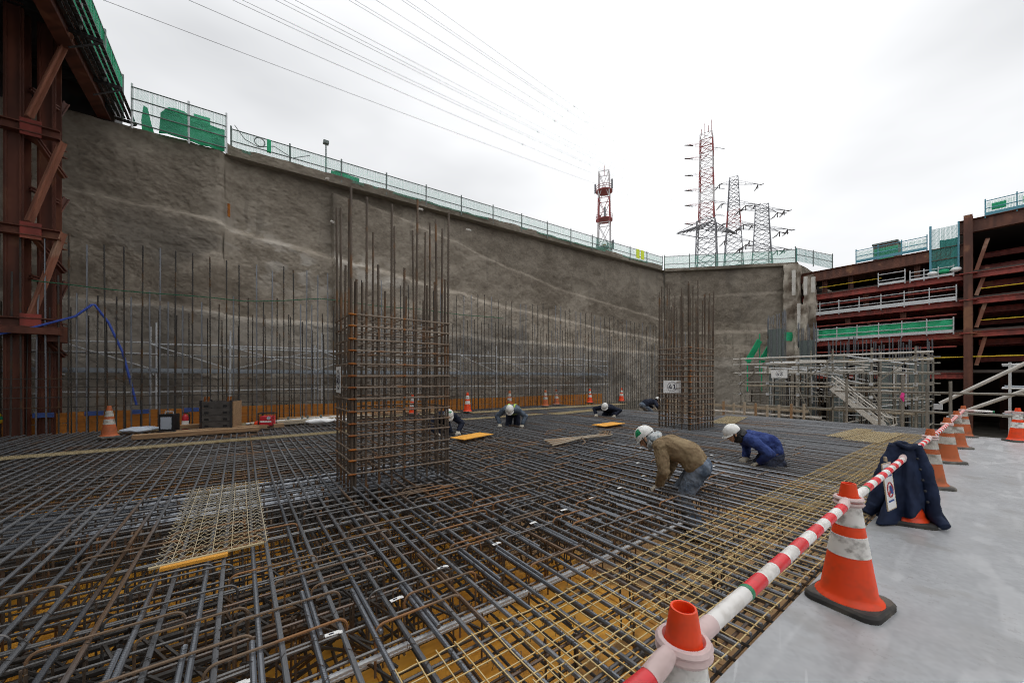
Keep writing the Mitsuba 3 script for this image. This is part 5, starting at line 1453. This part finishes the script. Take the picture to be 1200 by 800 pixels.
# hose, rope, garland on the curtain
hp = np.array([(-6.4, 13.3, 1.7), (-4.62, 13.52, 2.22), (-3.9, 13.5, 2.5), (-3.25, 13.48, 2.82), (-2.98, 13.5, 3.14), (-2.95, 13.56, 3.15), (-2.75, 13.72, 2.75), (-2.5, 13.75, 2.0), (-2.35, 13.75, 1.2), (-2.25, 13.8, 0.6)])
tag(obj('blue_hose', tube(hp, 0.026, 7), 'm_hose_blue', None, 40), 'bright blue hose hung over the rebar curtain at the left', 'hose')
rp = [(x, 13.40 - 0.045 * (x + 4), 3.55 - 0.02 * math.sin(x * 2) - 0.02 * x * 0 + (0.15 if x > 0 else 0) * min(x, 2)) for x in np.linspace(-3.9, 9, 40)]
tag(obj('green_rope', tube(rp, 0.013, 5), 'm_rope_green', None, 40), 'thin dark green rope strung along the rebar curtain', 'rope')
gl = thing('coloured_rope', 'twisted yellow and green rope hanging inside the curtain at the far left', 'rope')
for k in range(11):
    f_ = k / 10
    p = np.array([-4.28 - 0.28 * f_ + 0.05 * math.sin(k * 2.1), 14.0, 1.07 - 0.72 * f_])
    q = p + [-0.035 + 0.03 * (k % 2), 0.02, -0.08]
    obj('yellow_strand' if k % 3 else 'green_strand', tube([p, (p + q) / 2 + [0.02, 0, 0], q], [0.02, 0.034, 0.02], 6), 'm_yellow' if k % 3 else 'm_green_net', gl, 40)
for k in range(4):
    tag(obj('blue_clamp', xf(box(-0.16, 0.16, -0.05, 0.05, 0, 0.11), place(-3.9 + k * 0.85 + (0.2 if k == 3 else 0), 14.02 - 0.04 * k, 0.36)), 'm_ink_blue'), f'small blue clamp on the orange formwork strip, {("leftmost", "second from left", "third from left", "rightmost")[k]} of four', 'clamp', 'blue clamps on the formwork strip')


# ------------------------------------------------------------------ people
ICO = np.array(trimesh.creation.icosphere(2, 1.0).vertices)


def hull(*balls):
    """the hull of balls (x, y, z, r)"""
    return m3.Manifold.hull_points(np.vstack([ICO * b[3] + np.array(b[:3]) for b in balls]))


def union_smooth(parts, edge=0.022, it=6, wrinkle=0.0):
    m = parts[0]
    for q in parts[1:]:
        m = m + q
    me = m.refine_to_length(edge).to_mesh()
    t_ = trimesh.Trimesh(me.vert_properties[:, :3], me.tri_verts, process=True)
    trimesh.smoothing.filter_taubin(t_, lamb=0.5, nu=0.53, iterations=it)
    v = np.array(t_.vertices)
    if wrinkle:
        q = v * [17, 12, 10]
        w = meshkit.fbm(q + 2.5 * meshkit.fbm(v * 5, 2, 3)[:, None], 3, 1)
        v = v + np.array(t_.vertex_normals) * (wrinkle * (1 - np.abs(2 * w - 1) * 2.2))[:, None]
    return v, np.array(t_.faces)


def ik(a, b, l1, l2, pole):
    a, b = np.array(a, float), np.array(b, float)
    d = b - a
    L = np.linalg.norm(d)
    if L > (l1 + l2) * 0.998:
        b = a + d / L * (l1 + l2) * 0.998; d = b - a; L = np.linalg.norm(d)
    u = d / L
    k = (l1 * l1 - l2 * l2 + L * L) / (2 * L)
    h = math.sqrt(max(l1 * l1 - k * k, 0))
    p = np.array(pole, float); p = p - u * (p @ u); p /= np.linalg.norm(p) + 1e-9
    return a + u * k + p * h, b


def B(p, r):
    return (p[0], p[1], p[2], r)


def hand_parts(w, d, side, s=1.0):
    """palm and five fingers: w wrist, d the direction the hand points, side +1 for the left hand"""
    d = np.array(d, float) / np.linalg.norm(d)
    n = np.array([0, 0, 1.0]) if abs(d[2]) < 0.8 else np.array([1.0, 0, 0])
    lat = np.cross(n, d); lat /= np.linalg.norm(lat); n = np.cross(d, lat)
    P = lambda a, b, c: w + s * (d * a + lat * b + n * c)
    out = [hull(B(P(0.0, 0.02, 0), 0.02 * s), B(P(0, -0.02, 0), 0.02 * s), B(P(0.085, 0.034, 0), 0.014 * s), B(P(0.085, -0.034, 0), 0.014 * s))]
    for k, (b, L) in enumerate(((0.034, 0.068), (0.012, 0.078), (-0.011, 0.072), (-0.033, 0.056))):
        p0, p1, p2 = P(0.08, b, 0), P(0.08 + L * 0.55, b * 1.12, -0.014), P(0.08 + L * 0.8, b * 1.15, -0.05)
        out += [hull(B(p0, 0.0105 * s), B(p1, 0.009 * s)), hull(B(p1, 0.009 * s), B(p2, 0.0078 * s))]
    tb = side
    p0, p1, p2 = P(0.025, tb * 0.03, -0.005), P(0.06, tb * 0.058, -0.02), P(0.09, tb * 0.055, -0.045)
    out += [hull(B(p0, 0.014 * s), B(p1, 0.011 * s)), hull(B(p1, 0.011 * s), B(p2, 0.009 * s))]
    return out


def person(label, x, y, yaw, pelvis_z, lean, curve, feet, hands, head_pitch, shirt, trousers, z_mark=None, kneel=False, turn=0.0, towel=None, vest=False, tan_hem=None, pole_k=(1, 0, 0.3), reach=None):
    """facing +x before yaw; lean: angle of the lower back from upright, curve: extra angle of the upper back; feet, hands: positions relative to (x, y) on z = 0"""
    t = thing('person', label, 'person')
    M = place(x, y, 0, yaw)
    pel = np.array([0, 0, pelvis_z])
    d1 = np.array([math.sin(lean), 0, math.cos(lean)])
    d2 = np.array([math.sin(lean + curve), 0, math.cos(lean + curve)])
    waist = pel + d1 * 0.17
    chest = waist + d2 * 0.22
    yv = np.array([0, 1.0, 0])
    neck = chest + d2 * 0.155
    n2 = np.array([-d2[2], 0, d2[0]])                             # out of the back
    hd = np.array([math.cos(head_pitch) * math.cos(turn), math.cos(head_pitch) * math.sin(turn), -math.sin(head_pitch)])
    hl = np.cross([0, 0, 1.0], hd); hl /= np.linalg.norm(hl)
    hu = np.cross(hd, hl)
    nd = d2 * 0.75 + hu * 0.5; nd /= np.linalg.norm(nd)
    head = neck + nd * 0.115 + hd * 0.03
    sh = {s: chest + d2 * 0.075 + yv * s * 0.175 for s in (-1, 1)}
    hip = {s: pel + yv * s * 0.09 for s in (-1, 1)}
    body, shirt_p, trou_p, glove_p, boot_p = [], [], [], [], []
    body.append(hull(B(chest, 0.10), B(neck, 0.055)))
    body.append(hull(B(neck - d2 * 0.03, 0.056), B(head - hu * 0.02, 0.056)))
    body.append(hull(B(head + hu * 0.035 - hd * 0.01, 0.088), B(head + hu * 0.0 + hd * 0.012, 0.080), B(head - hu * 0.075 + hd * 0.05, 0.040)))
    body.append(hull(B(head + hd * 0.085 + hu * 0.01, 0.012), B(head + hd * 0.105 - hu * 0.022, 0.013)))          # nose
    body.append(hull(B(head + hd * 0.078 - hu * 0.055 + hl * 0.018, 0.012), B(head + hd * 0.078 - hu * 0.055 - hl * 0.018, 0.012)))   # lips
    for s in (-1, 1):
        body.append(hull(B(head + hl * s * 0.085 - hu * 0.02, 0.016), B(head + hl * s * 0.09 + hu * 0.015 - hd * 0.012, 0.017)))
    body.append(hull(B(chest + yv * 0.1, 0.085), B(chest - yv * 0.1, 0.085), B(waist + yv * 0.07, 0.085), B(waist - yv * 0.07, 0.085)))
    body.append(hull(B(waist + yv * 0.06, 0.085), B(waist - yv * 0.06, 0.085), B(pel + yv * 0.07, 0.09), B(pel - yv * 0.07, 0.09)))
    shirt_p.append(hull(B(chest + yv * 0.11 + n2 * 0.015, 0.118), B(chest - yv * 0.11 + n2 * 0.015, 0.118), B(waist + yv * 0.085 + n2 * 0.02, 0.125), B(waist - yv * 0.085 + n2 * 0.02, 0.125)))
    shirt_p.append(hull(B(waist + yv * 0.085 + n2 * 0.02, 0.125), B(waist - yv * 0.085 + n2 * 0.02, 0.125), B(pel + d1 * 0.07 + yv * 0.085, 0.128), B(pel + d1 * 0.07 - yv * 0.085, 0.128)))
    shirt_p.append(hull(B(sh[1], 0.078), B(sh[-1], 0.078), B(neck - d2 * 0.02, 0.068), B(chest + yv * 0.1, 0.11), B(chest - yv * 0.1, 0.11)))
    trou_p.append(hull(B(pel + yv * 0.085, 0.122), B(pel - yv * 0.085, 0.122), B(pel + d1 * 0.06 + yv * 0.075, 0.118), B(pel + d1 * 0.06 - yv * 0.075, 0.118)))
    for k, s in enumerate((-1, 1)):
        el, wr = ik(sh[s], hands[k], 0.285, 0.255, (-0.5, s * 0.9, 0.35))
        body += [hull(B(sh[s], 0.055), B(el, 0.042)), hull(B(el, 0.042), B(wr, 0.029))]
        shirt_p += [hull(B(sh[s], 0.080), B(sh[s] + (el - sh[s]) * 0.5, 0.068), B(el, 0.058)), hull(B(el, 0.060), B(el + (wr - el) * 0.9, 0.043))]
        glove_p.append((wr, wr - el, s))
        body += hand_parts(wr, (wr - el) / np.linalg.norm(wr - el) + np.array([0.5, 0, 0.1]), s)
        kn, an = ik(hip[s], feet[k], 0.43, 0.43, pole_k)
        body += [hull(B(hip[s], 0.085), B(kn, 0.055)), hull(B(kn, 0.055), B(an, 0.036))]
        trou_p += [hull(B(hip[s], 0.108), B(hip[s] + (kn - hip[s]) * 0.5, 0.088), B(kn, 0.074)), hull(B(kn, 0.076), B(kn + (an - kn) * 0.5, 0.066), B(an + (kn - an) * 0.06, 0.058))]
        fd = np.array([1.0, s * 0.15, 0]) if not kneel else np.array([-0.25, s * 0.05, -1.0])
        fd = fd / np.linalg.norm(fd)
        boot_p += [hull(B(an, 0.045), B(an + fd * 0.03 + np.array([0, 0, -0.03]), 0.045)), hull(B(an - fd * 0.04 + np.array([0, 0, -0.035]), 0.038), B(an + fd * 0.17 + np.array([0, 0, -0.04]), 0.034), B(an + fd * 0.1 + np.array([0, 0, -0.02]), 0.04))]
    obj('body', xf(union_smooth(body, 0.012 if pelvis_z < 5 and x < 7 else 0.02, 4), M), 'm_skin', t, True)
    obj('shirt', xf(union_smooth(shirt_p, 0.014, 9, 0.012), M), shirt, t, True)
    obj('trousers', xf(union_smooth(trou_p, 0.014, 9, 0.010), M), trousers, t, True)
    obj('boots', xf(union_smooth(boot_p, 0.02, 4), M), 'm_boot', t, True)
    for (wr, dd, s) in glove_p:
        dd = dd / np.linalg.norm(dd)
        hp_ = hand_parts(wr, dd + np.array([0.5, 0, 0.1]), s, 1.12) + [hull(B(wr - dd * 0.05, 0.038), B(wr, 0.033))]
        obj('glove', xf(union_smooth(hp_, 0.008, 3), M), 'm_glove', t, True)
    H4 = np.eye(4); H4[:3, 0], H4[:3, 1], H4[:3, 2], H4[:3, 3] = hd, hl, hu, head
    g = np.linspace(0, 2 * np.pi, 36, endpoint=False)
    el_ = np.linspace(0, np.pi / 2, 12)
    prof = [(math.cos(e), math.sin(e)) for e in el_]
    v, f = lathe([(0.96, -0.12), (1.0, -0.02)] + prof[1:], 36)
    v = v * [0.128, 0.112, 0.125] + [-0.008, 0, 0.032]
    v[:, 2] += 0.004 * np.where(np.abs(v[:, 1]) < 0.02, 1, 0) * (v[:, 2] > 0.06)
    obj('helmet', xf(xf((v, f), H4), M), 'm_helmet', t, True)
    a = np.linspace(-1.25, 1.25, 20)
    brim = grid_mesh(np.stack([np.stack([0.118 * np.cos(a) - 0.008, 0.112 * np.sin(a), 0 * a + 0.030], -1), np.stack([(0.128 + 0.05 * np.cos(a)) * np.cos(a) - 0.008, (0.118 + 0.02 * np.cos(a)) * np.sin(a), 0 * a + 0.016], -1), np.stack([0.118 * np.cos(a) - 0.008, 0.112 * np.sin(a), 0 * a + 0.024], -1)], 0))
    obj('helmet_brim', xf(xf(brim, H4), M), 'm_helmet', t, True)
    obj('chin_strap', xf(xf(cat([tube([(0.01, s * 0.108, 0.03), (0.02, s * 0.095, -0.04), (0.06, s * 0.03, -0.115)], 0.006, 5) for s in (-1, 1)] + [tube([(-0.10, s_ * 0.06, 0.02), (-0.115, 0, -0.02), (-0.10, -s_ * 0.06, 0.02)], 0.012, 5) for s_ in (1,)]), H4), M), 'm_strap', t, True)
    obj('hair', xf(xf(tri(trimesh.creation.icosphere(3, 0.5)), H4 @ np.array([[0.17, 0, 0, -0.03], [0, 0.185, 0, 0], [0, 0, 0.17, 0.005], [0, 0, 0, 1.0]])), M), 'm_hair', t, True)
    for s in (-1, 1):
        obj('eye', xf(xf(tri(trimesh.creation.icosphere(1, 0.009)), H4 @ place(0.082, s * 0.030, 0.004)), M), 'm_strap', t, True)
    if z_mark:
        if z_mark == 'cross':
            bars = [box(-0.045, 0.045, -0.014, 0.014, 0, 0.002), box(-0.014, 0.014, -0.045, 0.045, 0.0005, 0.0024)]
            q = []
            for b in bars:
                mm_ = trimesh.Trimesh(*b, process=False).subdivide_to_size(0.015)
                vv = np.array(mm_.vertices)
                vv = np.c_[vv[:, 0] + 0.0, vv[:, 1], 0.032 + 0.127 * np.sqrt(np.clip(1 - (vv[:, 0] / 0.13) ** 2 - (vv[:, 1] / 0.114) ** 2, 0, 1)) + vv[:, 2]]
                q.append((vv, mm_.faces))
            obj('green_cross', xf(xf(cat(q), H4), M), 'm_green_mark', t)
        else:
            for s in (-1, 1):
                e = np.linspace(0.35, 1.05, 8); az = np.linspace(-0.42, 0.42, 8) + (1.25 if s > 0 else -1.25)
                E, A = np.meshgrid(e, az)
                Pm = np.stack([0.1305 * np.cos(E) * np.cos(A) - 0.008, 0.1145 * np.cos(E) * np.sin(A), 0.1275 * np.sin(E) + 0.032], -1)
                obj('green_patch', xf(xf(grid_mesh(Pm), H4), M), 'm_green_mark', t, True)
    if towel:
        rr = np.linspace(0, 2 * np.pi, 22)
        tp_ = cloth_tube([neck + nd * 0.03 + hl * 0.082 * math.cos(q) + np.cross(nd, hl) * 0.082 * math.sin(q) for q in rr], [0.05] * 22, 4, 12, 0.3)
        obj('neck_towel', xf(tp_, M), towel, t, True)
        obj('head_cloth', xf(union_smooth([hull(B(head - hd * 0.03 - hu * 0.01, 0.095), B(head - hd * 0.05 - hu * 0.08, 0.082), B(neck - hd * 0.01, 0.07))], 0.02, 3), M), towel, t, True)
    if vest:
        for s in (-1, 1):
            ys = s * 0.085
            P_ = [pel + d1 * 0.1 + yv * ys + n2 * 0.135, waist + yv * ys + n2 * 0.152, chest + yv * ys + n2 * 0.14, chest + d2 * 0.1 + yv * ys * 1.1 + n2 * 0.10, chest + d2 * 0.13 + yv * ys * 1.1 - n2 * 0.03]
            obj('vest_strap', xf(tube(P_, 0.026, 6), M), 'm_vest', t, True)
        obj('vest_belt', xf(tube([waist + yv * 0.215 * math.cos(q) + np.cross(d1, yv) * 0.14 * math.sin(q) for q in np.linspace(0, 2 * math.pi, 20)], 0.02, 5), M), 'm_vest', t, True)
    if tan_hem:
        obj('waistband', xf(tube([pel + d1 * 0.045 + yv * 0.204 * math.cos(q) + np.cross(yv, d1) * 0.124 * math.sin(q) for q in np.linspace(0, 2 * math.pi, 24)], 0.012, 7), M), tan_hem, t, True)
    return t


FWD = math.radians(53.6)
AWAY_LEFT = LEFT - 0.55
person('person in tan sweater and jeans, green marked white helmet, bending down inside the mat', 4.29, 2.14, AWAY_LEFT, 0.29, 0.78, 0.45, [(0.08, -0.13, -0.46), (-0.06, 0.13, -0.46)], [(0.40, -0.16, 0.06), (0.42, 0.16, 0.05)], 0.75, 'm_shirt_tan', 'm_jean', 'patch', towel='m_towel', tan_hem='m_belt')
person('person in a blue jacket and white helmet kneeling on the rebar to the right', 6.56, 2.17, LEFT - 0.2, 0.15, 0.36, 0.95, [(-0.12, -0.12, 0.05), (-0.10, 0.12, 0.05)], [(0.30, -0.16, 0.05), (0.24, 0.16, 0.05)], 0.6, 'm_shirt_blue', 'm_trouser_navy', kneel=True, tan_hem='m_belt', pole_k=(1, 0, -0.1), towel='m_strap')
person('person in dark navy, green cross on white helmet, crouching beside the nearest cage', 3.98, 8.35, FWD + math.pi + 0.45, 0.26, 1.0, 0.35, [(0.12, -0.2, -0.40), (0.0, 0.2, -0.40)], [(0.56, -0.27, 0.06), (0.58, 0.25, 0.06)], 0.9, 'm_shirt_dark', 'm_shirt_dark', 'cross')
person('person in grey work clothes, lime safety vest and white helmet, bent double', 6.28, 8.45, FWD + math.pi - 0.15, 0.34, 1.05, 0.45, [(0.08, -0.16, -0.46), (0.0, 0.16, -0.46)], [(0.52, -0.30, 0.06), (0.52, 0.32, 0.06)], 1.0, 'm_shirt_grey', 'm_shirt_dark', vest=True)
person('person in black with white helmet, stooping low left of the farther column cage', 10.55, 8.45, FWD + math.pi - 0.5, 0.16, 1.05, 0.35, [(0.0, -0.2, -0.4), (0.0, 0.2, -0.4)], [(0.52, -0.34, 0.06), (0.52, 0.30, 0.06)], 0.8, 'm_shirt_dark', 'm_shirt_dark')
person('person in a dark top and jeans bending down, half hidden by the farther column cage', 13.6, 9.15, LEFT + math.pi + 0.1, 0.18, 1.05, 0.3, [(0.0, -0.14, -0.4), (-0.05, 0.14, -0.4)], [(0.55, -0.2, 0.06), (0.55, 0.2, 0.06)], 0.7, 'm_shirt_dark', 'm_jean')
